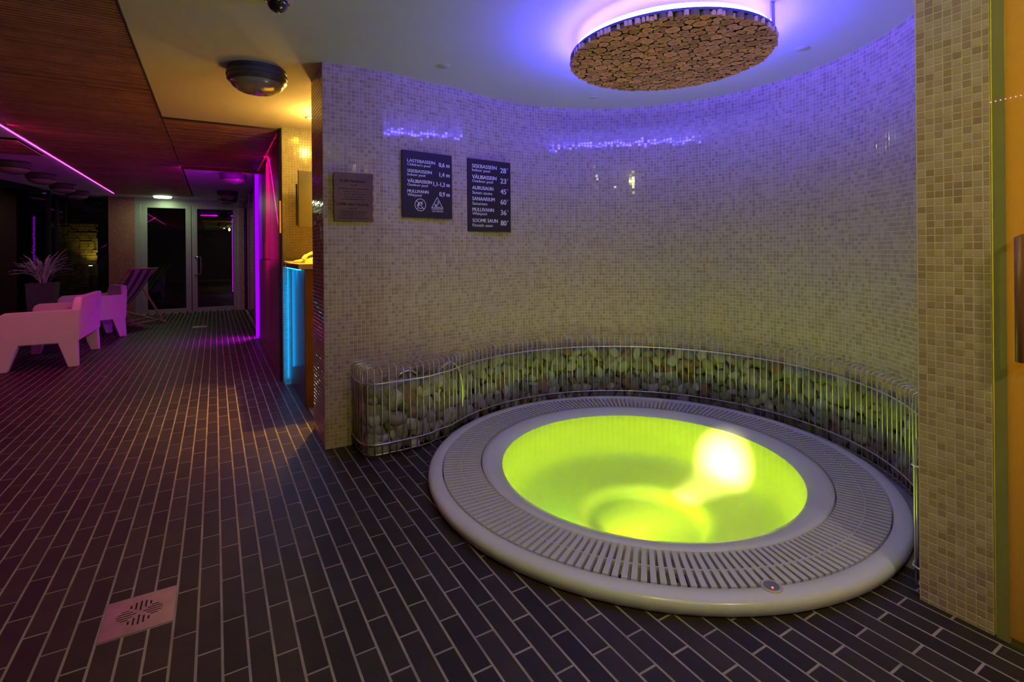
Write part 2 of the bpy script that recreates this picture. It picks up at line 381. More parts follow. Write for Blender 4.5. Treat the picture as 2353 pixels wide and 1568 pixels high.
# curved alcove wall: flat stretch, then the round
A_END = -88.5
ARC = [(WCC[0] + WR * math.cos(math.radians(a)), WCC[1] + WR * math.sin(math.radians(a))) for a in [x * .5 for x in range(int(A_END * 2), 226, 5)]]
path_in = list(reversed(ARC))                                     # from the left end of the round to the right end
LEFT = [(.583, 3.304), (.78, 3.292), (.955, 3.284), (1.10, 3.308), (1.25, 3.340), (1.40, 3.362)]
path_in = LEFT + [p for p in path_in if p[0] > 1.50 or p[1] < 2.5]
def offset(path, d):
    out = []
    for k, p in enumerate(path):
        a = path[max(0, k - 1)]; b = path[min(len(path) - 1, k + 1)]; l = math.hypot(b[0] - a[0], b[1] - a[1])
        out.append((p[0] - (b[1] - a[1]) / l * d, p[1] + (b[0] - a[0]) / l * d))
    return out
def wall_body(name, path, thick, z0, z1, m):
    o = offset(path, thick); V = []; Fc = []; n = len(path)
    for z in (z0, z1):
        V += [(x, y, z) for x, y in path] + [(x, y, z) for x, y in o]
    for k in range(n - 1):
        Fc += [(k, k + 1, 2 * n + k + 1, 2 * n + k), (n + k + 1, n + k, 3 * n + k, 3 * n + k + 1), (k, n + k, n + k + 1, k + 1), (2 * n + k, 2 * n + k + 1, 3 * n + k + 1, 3 * n + k)]
    Fc += [(0, 2 * n, 3 * n, n), (n - 1, 2 * n - 1, 4 * n - 1, 3 * n - 1)]
    return pyobj(name, V, Fc, m)
wall_curved = tag(wall_body('wall_curved', path_in, .10, 0, ZC, M['grout']), kind='structure')
mosaic('tile', path_in, .004, ZC, M['mosaic'], wall_curved, side=-1)
# end pier between the alcove and the bar opening
pier = tag(obj('wall_pier', box(BM(), .5855, .95, 3.31, 3.73, 0, ZC), M['grout']), kind='structure')
mosaic('tile', [(.5855, 3.73), (.5855, 3.306)], .004, ZC, M['mosaic'], pier, side=-1)
mosaic('tile', [(.95, 3.73), (.5855, 3.73)], .004, ZC, M['mosaic'], pier, side=-1)
# right end of the alcove wall, beside the amber door
wr = tag(obj('wall_right', box(BM(), 2.102, 2.30, .605, .800, 0, ZC), M['grout']), kind='structure')
mosaic('tile', [(2.102, .798), (2.102, .607)], .004, ZC, M['mosaic'], wr, side=-1, single=300, single_mat=M['mosaic_piece'])

# ceilings
tag(obj('ceiling', box(BM(), X0, X1, Y0, Y1, ZC + .06, ZC + .10), M['black']), kind='structure')
def plate(x0, x1, y0, y1):
    return box(BM(), x0, x1, y0, y1, ZC, ZC + .03)
tag(obj('ceiling', plate(-.385, X1, Y0, 5.285), M['ceiling']), kind='structure')
tag(obj('ceiling', plate(-.372, .62, 8.03, 12.25), M['ceiling']), kind='structure')
tag(obj('ceiling', box(BM(), -3.3, .62, 12.25, Yd + .5, ZC - .015, ZC + .03), M['ceiling']), kind='structure')
bm = BM()                                                        # left white ceiling with a slanted outer edge
pl = [(-1.66, Y0), (-1.66, 12.25), (-2.58, 12.25), (-2.70, 11.45), (-2.86, 10.7), (-3.2, 9.3), (-3.3, 8.0), (-3.3, Y0)]
a = [bm.verts.new((x, y, ZC)) for x, y in pl]; b = [bm.verts.new((x, y, ZC + .03)) for x, y in pl]
bm.faces.new(a); bm.faces.new(list(reversed(b)))
for k in range(len(pl)): bm.faces.new((a[k], b[k], b[(k + 1) % len(pl)], a[(k + 1) % len(pl)]))
bmesh.ops.recalc_face_normals(bm, faces=list(bm.faces))
tag(obj('ceiling', bm, M['ceiling']), kind='structure')
def slats(parent, x0, x1, y0, y1, z=ZC - .012, pitch=.035):
    V, Fc, T = [], [], []; y = y0
    while y + .024 <= y1:
        n = len(V); zz = z + rnd.uniform(-.0015, .0015)
        V += [(x0, y, zz), (x1, y, zz), (x1, y + .024, zz), (x0, y + .024, zz), (x0, y, zz + .03), (x1, y, zz + .03), (x1, y + .024, zz + .03), (x0, y + .024, zz + .03)]
        for q in ((3, 2, 1, 0), (0, 1, 5, 4), (1, 2, 6, 5), (2, 3, 7, 6), (3, 0, 4, 7)): Fc.append(tuple(k + n for k in q)); T.append(0)
        t = rnd.random(); T[-5:] = [t] * 5; y += pitch
    tag(pyobj('slat', V, Fc, M['slat'], parent, tints=T), kind='stuff')
sl = tag(obj('ceiling', box(BM(), -1.65, -.39, Y0, 12.25, ZC + .022, ZC + .05), M['black']), kind='structure')
slats(sl, -1.645, -.392, Y0, 12.24)
sl2 = tag(obj('ceiling', box(BM(), -.385, .56, 5.29, 8.02, ZC + .022, ZC + .05), M['black']), kind='structure')
slats(sl2, -.383, .556, 5.30, 8.02)
tag(obj('trim_1', box(BM(), -.392, -.383, Y0, 5.29, ZC - .014, ZC + .03), M['frame_black']), kind='structure')
tag(obj('trim_2', box(BM(), -.392, .56, 5.283, 5.297, ZC - .014, ZC + .03), M['frame_black']), kind='structure')
pan = tag(obj('ceiling', box(BM(), -3.25, -1.72, 6.95, 7.85, ZC - .02, ZC), M['black']), kind='structure')
slats(pan, -3.25, -1.72, 6.95, 7.85, ZC - .03)

# corridor right-hand side: lacquered panels, dark glass, far wall
wpan = tag(obj('wall_corridor', box(BM(), .555, .70, 5.42, 8.14, 0, ZC), M['frame_black']), kind='structure')
for k in range(3):
    y0 = 5.44 + k * .90
    obj('panel', box(BM(), .545, .555, y0, y0 + .885, 1.16, 2.33), M['lacquer'], wpan)
    obj('panel', box(BM(), .545, .555, y0, y0 + .885, .06, 1.145), M['lacquer_low'], wpan)
obj('skirting', box(BM(), .540, .555, 5.42, 8.13, 0, .05), M['lacquer_low'], wpan)
obj('post', box(BM(), .535, .57, 5.31, 5.42, 0, ZC), M['frame_black'], wpan)
dw = tag(obj('window_corridor', box(BM(), .60, .66, 8.30, Yd, 0, ZC), M['frame_black']), kind='structure')
for k in range(3):
    y0 = 8.34 + k * 1.48
    obj('pane', box(BM(), .585, .60, y0, y0 + 1.44, .06, 2.32), M['dome'], dw)
    obj('mullion', box(BM(), .575, .61, y0 + 1.44, y0 + 1.48, 0, ZC), M['alu'], dw)
tag(obj('wall_niche', box(BM(), .44, .555, Yd - .22, Yd - .06, 0, 2.24), M['pebble']), kind='structure')
# bar room walls
yw = tag(obj('wall_bar', box(BM(), .550, 2.6, 5.203, 5.30, 0, ZC), mat('pale_bar_grout', (.36, .33, .29), .8, noise=.1)), kind='structure')
mosaic('tile', [(.550, 5.203), (1.60, 5.203)], .004, ZC, M['mosaic_yellow'], yw, side=-1)
tag(obj('wall_bar', box(BM(), 2.6, 2.7, 3.65, 5.2, 0, ZC), M['mosaic_yellow']), kind='structure')
# room behind and beside the camera
tag(obj('wall_back', box(BM(), X0, X1, Y0 - .1, Y0, 0, ZC), M['lacquer_low']), kind='structure')
tag(obj('wall_side', box(BM(), 4.2, 4.3, Y0, 5.3, 0, ZC), M['lacquer_low']), kind='structure')
# far end: red-brown tiled pier left of the doors
rp = tag(obj('wall_far', box(BM(), -1.83, -1.405, Yd - .05, Yd + .25, 0, ZC), M['floor_grout']), kind='structure')
mosaic('tile', [(-1.83, Yd - .05), (-1.405, Yd - .05)], .004, ZC - .02, M['mosaic_red'], rp, side=-1)
tag(obj('wall_far', box(BM(), .555, .75, Yd, Yd + .2, 0, ZC), M['frame_black']), kind='structure')
tag(obj('wall_far', box(BM(), -1.405, .56, Yd - .02, Yd + .12, 2.27, ZC), M['alu']), kind='structure')
# double glass door
def door(name, x0, x1):
    d = tag(empty(name, (x0, Yd, 0)), kind='structure'); w_ = x1 - x0
    for nm, q in (('stile', (0, .10, 0, 2.27)), ('stile', (w_ - .10, w_, 0, 2.27)), ('rail', (.10, w_ - .10, 0, .085)), ('rail', (.10, w_ - .10, 2.20, 2.27))):
        obj(nm, box(BM(), q[0], q[1], -.03, .03, q[2], q[3]), M['alu'], d, bevel=.004)
    obj('pane', box(BM(), .10, w_ - .10, -.008, .008, .085, 2.20), M['glassdark'], d)
    return d
d1 = door('door_1', -1.30, -.435); d2 = door('door_2', -.425, .45)
hd = tube(BM(), [(.05, -.03, 1.17), (.06, -.09, 1.17), (.16, -.10, 1.165), (.165, -.10, 1.0), (.16, -.10, .80), (.06, -.09, .79), (.05, -.03, .79)], .014, 8)
obj('handle', hd, M['chrome'], d2, smooth=True)
for k, (a_, b_) in enumerate(((-1.405, -1.30), (.45, .555))):
    tag(obj('trim_%d' % (3 + k), box(BM(), a_, b_, Yd - .05, Yd + .05, 0, 2.27), M['alu'], bevel=.004), kind='structure')
# left glazing towards the dark terrace
wl = tag(empty('window_left', (0, 0, 0)), kind='structure')
gl = [(-2.95, Y0), (-2.95, -.5), (-2.95, 2.2), (-2.95, 4.9), (-2.95, 7.6), (-2.90, 10.3), (-2.62, 12.25), (-2.62, Yd), (-1.83, Yd)]
for a_, b_ in zip(gl, gl[1:]):
    L = math.hypot(b_[0] - a_[0], b_[1] - a_[1]); ang = math.atan2(b_[1] - a_[1], b_[0] - a_[0])
    mt = Matrix.Translation((a_[0], a_[1], 0)) @ Matrix.Rotation(ang, 4, 'Z')
    obj('pane', box(BM(), .03, L - .03, -.006, .006, .08, ZC - .02, mt), M['glassdark'], wl)
    obj('mullion', box(BM(), -.03, .03, -.03, .03, 0, ZC, mt), M['frame_black'], wl)
    obj('sill', box(BM(), .03, L - .03, -.03, .03, 0, .08, mt), M['frame_black'], wl)

# terrace outside in the dark: pond and two uplit stone walls
tag(obj('terrace_pond', box(BM(), -14, 3, Yd + .4, 30, -.25, -.10), M['pond']), kind='structure')
tag(obj('terrace_pond', box(BM(), -14, -3.4, -4, Yd + .4, -.25, -.10), M['pond']), kind='structure')
tag(obj('terrace_deck', box(BM(), -3.4, 3.0, Yd + .2, 15.2, -.1, -.02), M['black']), kind='structure')
def garden_wall(x0, x1, y, h, label, lamps):
    t = tag(empty('garden_wall', ((x0 + x1) / 2, y, -.1)), label, 'wall')
    rows = 26; cx = (x0 + x1) / 2; V, Fc = [], []
    for r in range(rows):
        z0, z1 = h * r / rows, h * (r + 1) / rows - .008; x = x0 - cx
        while x < x1 - cx - .05:
            wd = min(rnd.uniform(.15, .42), x1 - cx - x); n = len(V); p = rnd.uniform(0, .025)
            xa, xb = x + .008, x + wd - .008
            V += [(xx, yy, zz) for xx in (xa, xb) for yy in (-p, .3) for zz in (z0, z1)]
            Fc += [tuple(k + n for k in q) for q in ((0, 1, 3, 2), (4, 6, 7, 5), (0, 4, 5, 1), (2, 3, 7, 6), (0, 2, 6, 4), (1, 5, 7, 3))]; x += wd
    tag(pyobj('stone', V, Fc, M['stonewall'], t), kind='stuff')
    for (lx, lz, lab) in lamps:
        s = tag(empty('spotlight', (lx, y - .35, lz)), lab, 'light', 'terrace uplights')
        obj('housing', lathe([(0, 0), (.035, 0), (.04, .05), (.0, .05)], 12), M['lamp_body'], s)
        obj('lens', lathe([(0, .055), (.045, .052), (.045, .06), (0, .06)], 12), M['led_warm'], s)
        obj('post', lathe([(0, -lz - .10), (.015, -lz - .10), (.015, 0), (0, 0)], 10), M['lamp_body'], s)
        a_ = area('uplight', (lx, y - .32, lz + .1), .05, 7.0, 'uplight', (0.0, .45, 1)); a_.data.spread = 1.6
M['led_warm'] = emis('warm_led_lens', (1, .75, .3), 14)
garden_wall(-4.15, -3.12, 20, 2.3, 'stone garden wall lit by one spotlight, just left of the red tiled pier', [(-3.25, .86, 'small glowing spotlight left of the red tiled pier, seen through the glazing')])
garden_wall(-8.2, -4.75, 20, 2.2, 'stone garden wall lit by spotlights at the left edge of the picture', [(-5.35, .80, 'small glowing spotlight at the left frame edge, left one of two'), (-5.14, .84, 'small glowing spotlight near the left frame edge, right one of two')])
for k, (x_, y_, z_, lab) in enumerate([(-5.02, 19.9, .385, 'pale blue-white light dash left of the planter, lower of two'), (-4.86, 19.9, .42, 'pale blue-white light dash left of the planter, upper of two'), (-4.99, 19.6, .10, 'tiny yellowish light low over the dark pond at the left')]):
    t = tag(empty('deck_light', (x_, y_, z_)), lab, 'light')
    obj('lens', box(BM(), -.07, .07, -.02, .02, -.012, .012), emis('cool_led', (.45, .9, 1), 1.6) if k < 2 else M['led_warm'], t)
    obj('post', box(BM(), -.012, .012, -.012, .012, -z_ - .10, -.012), M['lamp_body'], t)

# ------------------------------------------------------------------ whirlpool
tub = tag(empty('whirlpool_tub', (*TC, 0)), 'round white whirlpool tub with slotted overflow rim and glowing yellow-green water', 'whirlpool')
prof = [(1.150, .0), (1.188, .0), (1.199, .012), (1.206, .034), (1.204, .046), (1.197, .055), (1.186, .0598), (1.165, .0612), (1.135, .0610), (1.131, .058), (1.130, -.06), (.916, -.06), (.915, .056), (.912, .0595),
        (.885, .058), (.85, .050), (.815, .036), (.80, .026)]
obj('rim', lathe(prof, 128), M['acrylic'], tub, smooth=False)
rim = tub.children[0]
for p in rim.data.polygons: p.use_smooth = True
prof = [(.80, .026), (.789, .008), (.782, -.02), (.765, -.10), (.735, -.20), (.715, -.235), (.68, -.255), (.60, -.262), (.46, -.266), (.40, -.270), (.36, -.28), (.335, -.30), (.31, -.33), (.28, -.345), (0, -.35)]
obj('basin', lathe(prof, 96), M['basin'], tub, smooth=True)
for p in (tub.children[1].data,): p.flip_normals()
grate = obj('overflow_grate', lathe([(1.026, .040), (1.026, .0590), (1.033, .0590), (1.032, .040)], 128, closed=True), M['grate'], tub)
NS = 208
bm = BM()
for q in [[(.921, -.0085), (1.124, -.0108), (1.124, .0108), (.921, .0085)]]:
    a = [bm.verts.new((x, y, .036)) for x, y in q]; b = [bm.verts.new((x, y, .0600)) for x, y in q]
    bm.faces.new(list(reversed(a))); bm.faces.new(b)
    for k in range(4): bm.faces.new((a[k], a[(k + 1) % 4], b[(k + 1) % 4], b[k]))
sme = bpy.data.meshes.new('slat'); bm.to_mesh(sme); bm.free(); sme.materials.append(M['grate'])
for k in range(NS):
    o = link('slat', sme, grate); o.rotation_euler = (0, 0, 2 * PI * k / NS)
btn = obj('control_button', lathe([(0, .0), (.036, 0), (.036, .004), (.031, .007), (.027, .005), (0, .005)], 32), mat('button_ring', (.55, .50, .42), .35, noise=.03), tub, smooth=True); btn.location = (1.640 - TC[0], 1.050 - TC[1], .0595)
fb = obj('button_face', lathe([(0, .0052), (.0255, .0052), (.0255, .0062), (0, .0062)], 32), mat('button_face', (.16, .18, .22), .35, noise=.03), btn)
rl = obj('indicator', lathe([(0, .006), (.0035, .006), (.003, .009), (0, .0095)], 10), emis('red_indicator', (1, .06, .02), 5), btn); rl.location = (-.009, -.010, 0)
# underwater lamp and jets
LA = math.radians(2)
def basin_part(name, ang, r, z, rad, m, parent=tub):
    o = obj(name, lathe([(0, .012), (rad * .7, .010), (rad, 0), (0, 0)], 28), m, parent, smooth=True)
    o.location = (r * math.cos(ang), r * math.sin(ang), z); o.rotation_euler = Vector((-math.cos(ang), -math.sin(ang), .08)).to_track_quat('Z', 'Y').to_euler(); return o
POOLC = (.80, 1.0, .025)
LB = LA + PI
basin_part('underwater_lamp', LB, .762, -.105, .05, emis('underwater_lamp', LG['pool'], 2.0))
pb = (TC[0] + .735 * math.cos(LB), TC[1] + .735 * math.sin(LB), -.105)
area('underwater_light', pb, .09, 1.0, 'pool', (-math.cos(LB), -math.sin(LB), -.10)).data.spread = 2.9
area('underwater_beam', pb, .05, 1.0, 'poolbeam', (-math.cos(LB), -math.sin(LB), -.035)).data.spread = .30
area('underwater_beam_low', pb, .05, .40, 'poolup', (-math.cos(LB), -math.sin(LB), -.34)).data.spread = .72
area('footwell_upfill', (TC[0], TC[1], -.335), .30, 2.0, 'poolup', (0, 0, 1))  # added upward fill for walls and ceiling, no lamp sits here
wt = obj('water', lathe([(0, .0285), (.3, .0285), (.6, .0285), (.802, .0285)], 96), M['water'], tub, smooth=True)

# ------------------------------------------------------------------ gabion wall around the tub
GC, GR = (2.10, 2.09), 1.25
gpath = [(.745, 3.27), (.742, 3.14), (.748, 3.06), (.762, 3.02), (.795, 2.990), (.84, 2.984), (.92, 2.985), (1.02, 2.988), (1.10, 2.995), (1.17, 3.012), (1.235, 3.045)]
gpath += [(GC[0] + GR * math.cos(math.radians(a)), GC[1] + GR * math.sin(math.radians(a))) for a in range(128, -87, -3)]
gpath += [(2.152, .832), (2.140, .805)]
# resample by arc length
def resample(path, step):
    out = [path[0]]; carry = 0; acc = 0
    for a_, b_ in zip(path, path[1:]):
        d = math.hypot(b_[0] - a_[0], b_[1] - a_[1]); t = step - carry
        while t <= d:
            out.append((a_[0] + (b_[0] - a_[0]) * t / d, a_[1] + (b_[1] - a_[1]) * t / d)); t += step
        carry = (carry + d) % step if False else d - (t - step)
    return out
gab = tag(empty('gabion_basket', (*TC, 0)), 'curved steel wire basket filled with river stones around the back of the tub', 'gabion')
def loc(p): return (p[0] - TC[0], p[1] - TC[1], p[2])
def gobj(name, bm, m, parent, smooth=True):
    o = obj(name, bm, m, parent, smooth=smooth); o.data.transform(Matrix.Translation((-TC[0], -TC[1], 0))); return o
for z_ in (.085, .445):
    gobj('rail', tube(BM(), [(x, y, z_) for x, y in offset(gpath, -.006)], .0040, 8), M['steel'], gab)
gobj('rail', tube(BM(), [(x, y, .02) for x, y in offset(gpath, .01)], .0040, 8), M['steel'], gab)
def wall_dist_dir(p):
    # nearest point on alcove wall
    best = None
    for q in path_in:
        d = math.hypot(q[0] - p[0], q[1] - p[1])
        if best is None or d < best[0]: best = (d, q)
    return best
bars = resample(gpath, .044)
for k, p in enumerate(bars):
    d, q = wall_dist_dir(p); dx, dy = (q[0] - p[0]) / max(d, 1e-6), (q[1] - p[1]) / max(d, 1e-6)
    if k < 6: dx, dy, d = 1, 0, .09
    reach = min(d - .012, .105); zt = .530 + rnd.uniform(-.004, .004)
    if reach < .02: reach = .02
    jx, jy = rnd.gauss(0, .0012), rnd.gauss(0, .0012)
    pts = [(p[0], p[1], .012), (p[0], p[1], .25), (p[0] + jx, p[1] + jy, zt - .02), (p[0] + jx + dx * .006, p[1] + jy + dy * .006, zt - .006), (p[0] + jx + dx * .02, p[1] + jy + dy * .02, zt), (p[0] + dx * reach, p[1] + dy * reach, zt + .004)]
    gobj('wire', tube(BM(), pts, .0037, 8), M['steel'], gab)
# stones
svar = []
for k in range(8):
    bm = BM(); bmesh.ops.create_icosphere(bm, subdivisions=2, radius=1)
    r2 = random.Random(100 + k); ax = [Vector((r2.gauss(0, 1), r2.gauss(0, 1), r2.gauss(0, 1))).normalized() for _ in range(5)]; am = [r2.uniform(.12, .34) for _ in range(5)]
    for v in bm.verts:
        f = 1.0
        for a_, m_ in zip(ax, am): f -= m_ * max(0, v.co.dot(a_)) ** 3
        v.co *= f
    me = bpy.data.meshes.new('stone'); bm.to_mesh(me); bm.free(); me.shade_smooth(); me.materials.append(M['stone']); svar.append(me)
stones = []
fine = resample(gpath, .01)
def place_layer(depth, ztop, zb, step, smin, smax):
    # rows of stones along the path at the given depth behind the wires
    s = 0; n = len(fine); z = zb
    while z < ztop:
        i = rnd.uniform(0, step * 100 * .5)
        while i < n - 1:
            p = fine[int(i)]; a_ = fine[max(0, int(i) - 1)]; b_ = fine[min(n - 1, int(i) + 1)]; l = math.hypot(b_[0] - a_[0], b_[1] - a_[1]) or 1
            nx, ny = -(b_[1] - a_[1]) / l, (b_[0] - a_[0]) / l
            r1 = rnd.uniform(smin, smax)
            d = depth + rnd.uniform(-.006, .010)
            x, y = p[0] + nx * d, p[1] + ny * d
            dw_, qq = wall_dist_dir((x, y))
            near = (x < 1.25)
            if dw_ > .018:
                stones.append((x, y, z + rnd.uniform(-.014, .014), r1, math.atan2(ny, nx)))
            i += r1 * 1.72 * 100
        z += smin * 1.55 + .010
place_layer(.044, .425, .050, .06, .030, .056)
place_layer(.088, .405, .070, .07, .028, .046)
# extra fill in the deep left end
for k in range(34):
    x, y, z = rnd.uniform(.80, 1.30), rnd.uniform(3.08, 3.24), rnd.uniform(.33, .43); stones.append((x, y, z, rnd.uniform(.032, .050), 0))
def st_score(s):
    q = px(s[:3]); dist = (Vector(s[:3]) - Vector((0, 0, H))).length
    back = math.hypot(s[0] - GC[0], s[1] - GC[1]) > GR + .062 or s[3] < .0
    return (s[3] / dist) * (0.25 if back else 1) * (1 if q[0] < 2112 else .01)
stones.sort(key=st_score, reverse=True)
def st_matrix(s):
    x, y, z, r, ang = s
    R = Matrix.Rotation(ang + rnd.uniform(-.4, .4), 4, 'Z') @ Matrix.Rotation(rnd.uniform(-PI, PI), 4, 'X') @ Matrix.Rotation(rnd.uniform(-.35, .35), 4, 'Y')
    sc = Matrix.Diagonal((r * rnd.uniform(.5, .8), r * rnd.uniform(1.0, 1.4), r * rnd.uniform(.72, 1.1), 1))
    return Matrix.Translation((x, y, max(z, r * .9))) @ R @ sc
off = Matrix.Translation((-TC[0], -TC[1], 0))
for s in stones[:300]:
    o = link('stone', rnd.choice(svar), gab); o.matrix_basis = off @ st_matrix(s)
lo = BM(); bmesh.ops.create_icosphere(lo, subdivisions=2, radius=1); lv = [v.co.copy() for v in lo.verts]; lf = [tuple(v.index for v in f.verts) for f in lo.faces]; lo.free()
V, Fc, T = [], [], []
for s in stones[300:]:
    mt = off @ st_matrix(s); n = len(V); V += [tuple(mt @ c) for c in lv]; Fc += [tuple(k + n for k in q) for q in lf]; T += [rnd.random()] * len(lf)
tag(pyobj('stone', V, Fc, M['stone_mass'], gab, smooth=True, tints=T), kind='stuff')
# chrome pipe loops standing in the basket
def spline(pts, n=8):
    out = []; P = [Vector(p) for p in pts]
    for i in range(len(P) - 1):
        p0, p1, p2, p3 = P[max(0, i - 1)], P[i], P[i + 1], P[min(len(P) - 1, i + 2)]
        for k in range(n):
            t = k / n; out.append(.5 * ((2 * p1) + (-p0 + p2) * t + (2 * p0 - 5 * p1 + 4 * p2 - p3) * t * t + (-p0 + 3 * p1 - 3 * p2 + p3) * t ** 3))
    out.append(P[-1]); return out
o = obj('chrome_pipe', tube(BM(), spline([(1.452, 3.165, .16), (1.452, 3.165, .27), (1.446, 3.165, .36), (1.42, 3.165, .44), (1.375, 3.165, .475), (1.32, 3.16, .462), (1.275, 3.15, .42), (1.25, 3.14, .33), (1.24, 3.14, .2)]), .0095, 10), M['chrome'], smooth=True)
tag(o, 'bright steel pipe arching up among the stones in the wire basket, left part', 'pipe')
o = obj('chrome_pipe', tube(BM(), spline([(.955, 3.12, .22), (.96, 3.12, .38), (.98, 3.12, .43), (1.03, 3.12, .462), (1.09, 3.13, .455), (1.13, 3.13, .40), (1.14, 3.13, .28)]), .0095, 10), M['chrome'], smooth=True)
tag(o, 'smaller violet-lit steel pipe loop at the far left of the stone basket', 'pipe')

# ------------------------------------------------------------------ hanging disc of log slices
DC, DRr, DZ = (2.145, 1.945), .532, 2.262
disc = tag(empty('hanging_log_disc', (*DC, DZ)), 'round ceiling panel of sliced logs glowing violet above the whirlpool', 'lamp')
obj('backing', lathe([(0, .020), (DRr - .006, .020), (DRr - .004, .030), (DRr - .004, .036), (0, .036)], 96), mat('dark_brown_backing', (.05, .022, .018), .8, noise=.1), disc)
obj('rim_band', lathe([(DRr - .003, .024), (DRr, .024), (DRr, .036), (DRr - .003, .036)], 96, closed=True), mat('blue_edge_band', (.10, .12, .35), .4, noise=.03), disc)
bm = lathe([(DRr - .034, .040), (DRr - .028, .040), (DRr - .028, .070), (DRr - .034, .070)], 96, closed=True)
obj('led_ring', bm, emis('violet_led_ring', LG['ring'], 5.0), disc)
bm = lathe([(DRr - .115, .037), (DRr - .085, .037), (DRr - .085, .041), (DRr - .115, .041)], 96, closed=True)
obj('ceiling_fill_ring', bm, emis('violet_fill_ring', LG['ringup'], 8.0), disc)  # second emitter added to brighten the ceiling over the disc
for a_ in (-70, 30, 95):
    rx, ry = (DRr - .012) * math.cos(math.radians(a_)), (DRr - .012) * math.sin(math.radians(a_))
    obj('hanger', box(BM(), rx - .014, rx + .014, ry - .004, ry + .004, .030, ZC - DZ), M['steel_brushed'], disc)
logs = []; r3 = random.Random(5)
sizes = [r3.uniform(.026, .036) for _ in range(110)] + [r3.uniform(.018, .027) for _ in range(700)] + [r3.uniform(.012, .017) for _ in range(900)] + [r3.uniform(.007, .011) for _ in range(1500)]
for r in sizes:
    for _ in range(60):
        a_ = r3.uniform(0, 2 * PI); q = math.sqrt(r3.random()) * (DRr + .006 - r)
        x, y = q * math.cos(a_), q * math.sin(a_)
        if all((x - l[0]) ** 2 + (y - l[1]) ** 2 > ((r + l[2]) * .935) ** 2 for l in logs): logs.append((x, y, r)); break
logs.sort(key=lambda l: -l[2])
def log_mat():
    m = bpy.data.materials.new('log_end_grain'); m.use_nodes = True; nt = m.node_tree; b = nt.nodes['Principled BSDF']; b.inputs['Roughness'].default_value = .7
    g = nt.nodes.new('ShaderNodeTexCoord'); a = nt.nodes.new('ShaderNodeAttribute'); a.attribute_name = 'rr'
    n = nt.nodes.new('ShaderNodeTexNoise'); n.inputs['Scale'].default_value = 45; nt.links.new(g.outputs['Object'], n.inputs['Vector'])
    ad = nt.nodes.new('ShaderNodeMath'); ad.operation = 'MULTIPLY_ADD'; ad.inputs[1].default_value = .35; nt.links.new(n.outputs['Fac'], ad.inputs[0]); nt.links.new(a.outputs['Fac'], ad.inputs[2])
    r = nt.nodes.new('ShaderNodeValToRGB'); cr = r.color_ramp
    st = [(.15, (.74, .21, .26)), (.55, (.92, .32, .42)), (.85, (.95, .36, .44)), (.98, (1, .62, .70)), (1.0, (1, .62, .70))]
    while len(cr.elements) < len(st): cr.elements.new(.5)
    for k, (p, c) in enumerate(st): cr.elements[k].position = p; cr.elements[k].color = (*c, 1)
    nt.links.new(ad.outputs[0], r.inputs['Fac'])
    oi = nt.nodes.new('ShaderNodeObjectInfo'); hs = nt.nodes.new('ShaderNodeHueSaturation'); mp = nt.nodes.new('ShaderNodeMapRange'); mp.inputs['To Min'].default_value = .65; mp.inputs['To Max'].default_value = 1.2
    nt.links.new(oi.outputs['Random'], mp.inputs['Value']); nt.links.new(mp.outputs['Result'], hs.inputs['Value']); nt.links.new(r.outputs['Color'], hs.inputs['Color']); nt.links.new(hs.outputs['Color'], b.inputs['Base Color'])
    return m
M['log'] = log_mat()
def log_mesh(r, seed):
    rr = random.Random(seed); n = 14; ph = rr.uniform(0, 6); e = rr.uniform(0, .10); V = []; att = []
    def R(k): a_ = 2 * PI * k / n; return r * (1 - .03 + e * math.cos(2 * a_ + ph) * .6 + .03 * math.sin(3 * a_ + ph))
    V.append((0, 0, 0)); att.append(0)
    for fr in (.55, .84, 1.0):
        for k in range(n): V.append((R(k) * fr * math.cos(2 * PI * k / n), R(k) * fr * math.sin(2 * PI * k / n), 0)); att.append(fr * .85)
    for k in range(n): V.append((R(k) * 1.0 * math.cos(2 * PI * k / n), R(k) * math.sin(2 * PI * k / n), .024)); att.append(1)
    Fc = []
    for k in range(n):
        k2 = (k + 1) % n; Fc.append((0, 1 + k2, 1 + k))
        for q in range(2): a_, b_ = 1 + q * n, 1 + (q + 1) * n; Fc.append((a_ + k, a_ + k2, b_ + k2, b_ + k))
        a_, b_ = 1 + 2 * n, 1 + 3 * n; Fc.append((a_ + k, a_ + k2, b_ + k2, b_ + k))
    return V, Fc, att
for k, (x, y, r) in enumerate(logs[:300]):
    V, Fc, att = log_mesh(r, k); me = bpy.data.meshes.new('log_slice'); me.from_pydata(V, [], Fc); me.update(); me.materials.append(M['log']); me.materials.append(M['log_bark'])
    for p in me.polygons:
        if abs(p.normal.z) < .5: p.material_index = 1
    a_ = me.attributes.new('rr', 'FLOAT', 'POINT'); a_.data.foreach_set('value', att)
    o = link('log_slice', me, disc); o.location = (x, y, rnd.uniform(-.002, .002))
V2, F2, A2 = [], [], []
for k, (x, y, r) in enumerate(logs[300:]):
    V, Fc, att = log_mesh(r, k + 999); n = len(V2); dz = rnd.uniform(-.002, .003); V2 += [(v[0] + x, v[1] + y, v[2] + dz) for v in V]; F2 += [tuple(q + n for q in f) for f in Fc]; A2 += att
o = pyobj('log_slice', V2, F2, M['log'], disc); a_ = o.data.attributes.new('rr', 'FLOAT', 'POINT'); a_.data.foreach_set('value', A2); tag(o, kind='stuff')

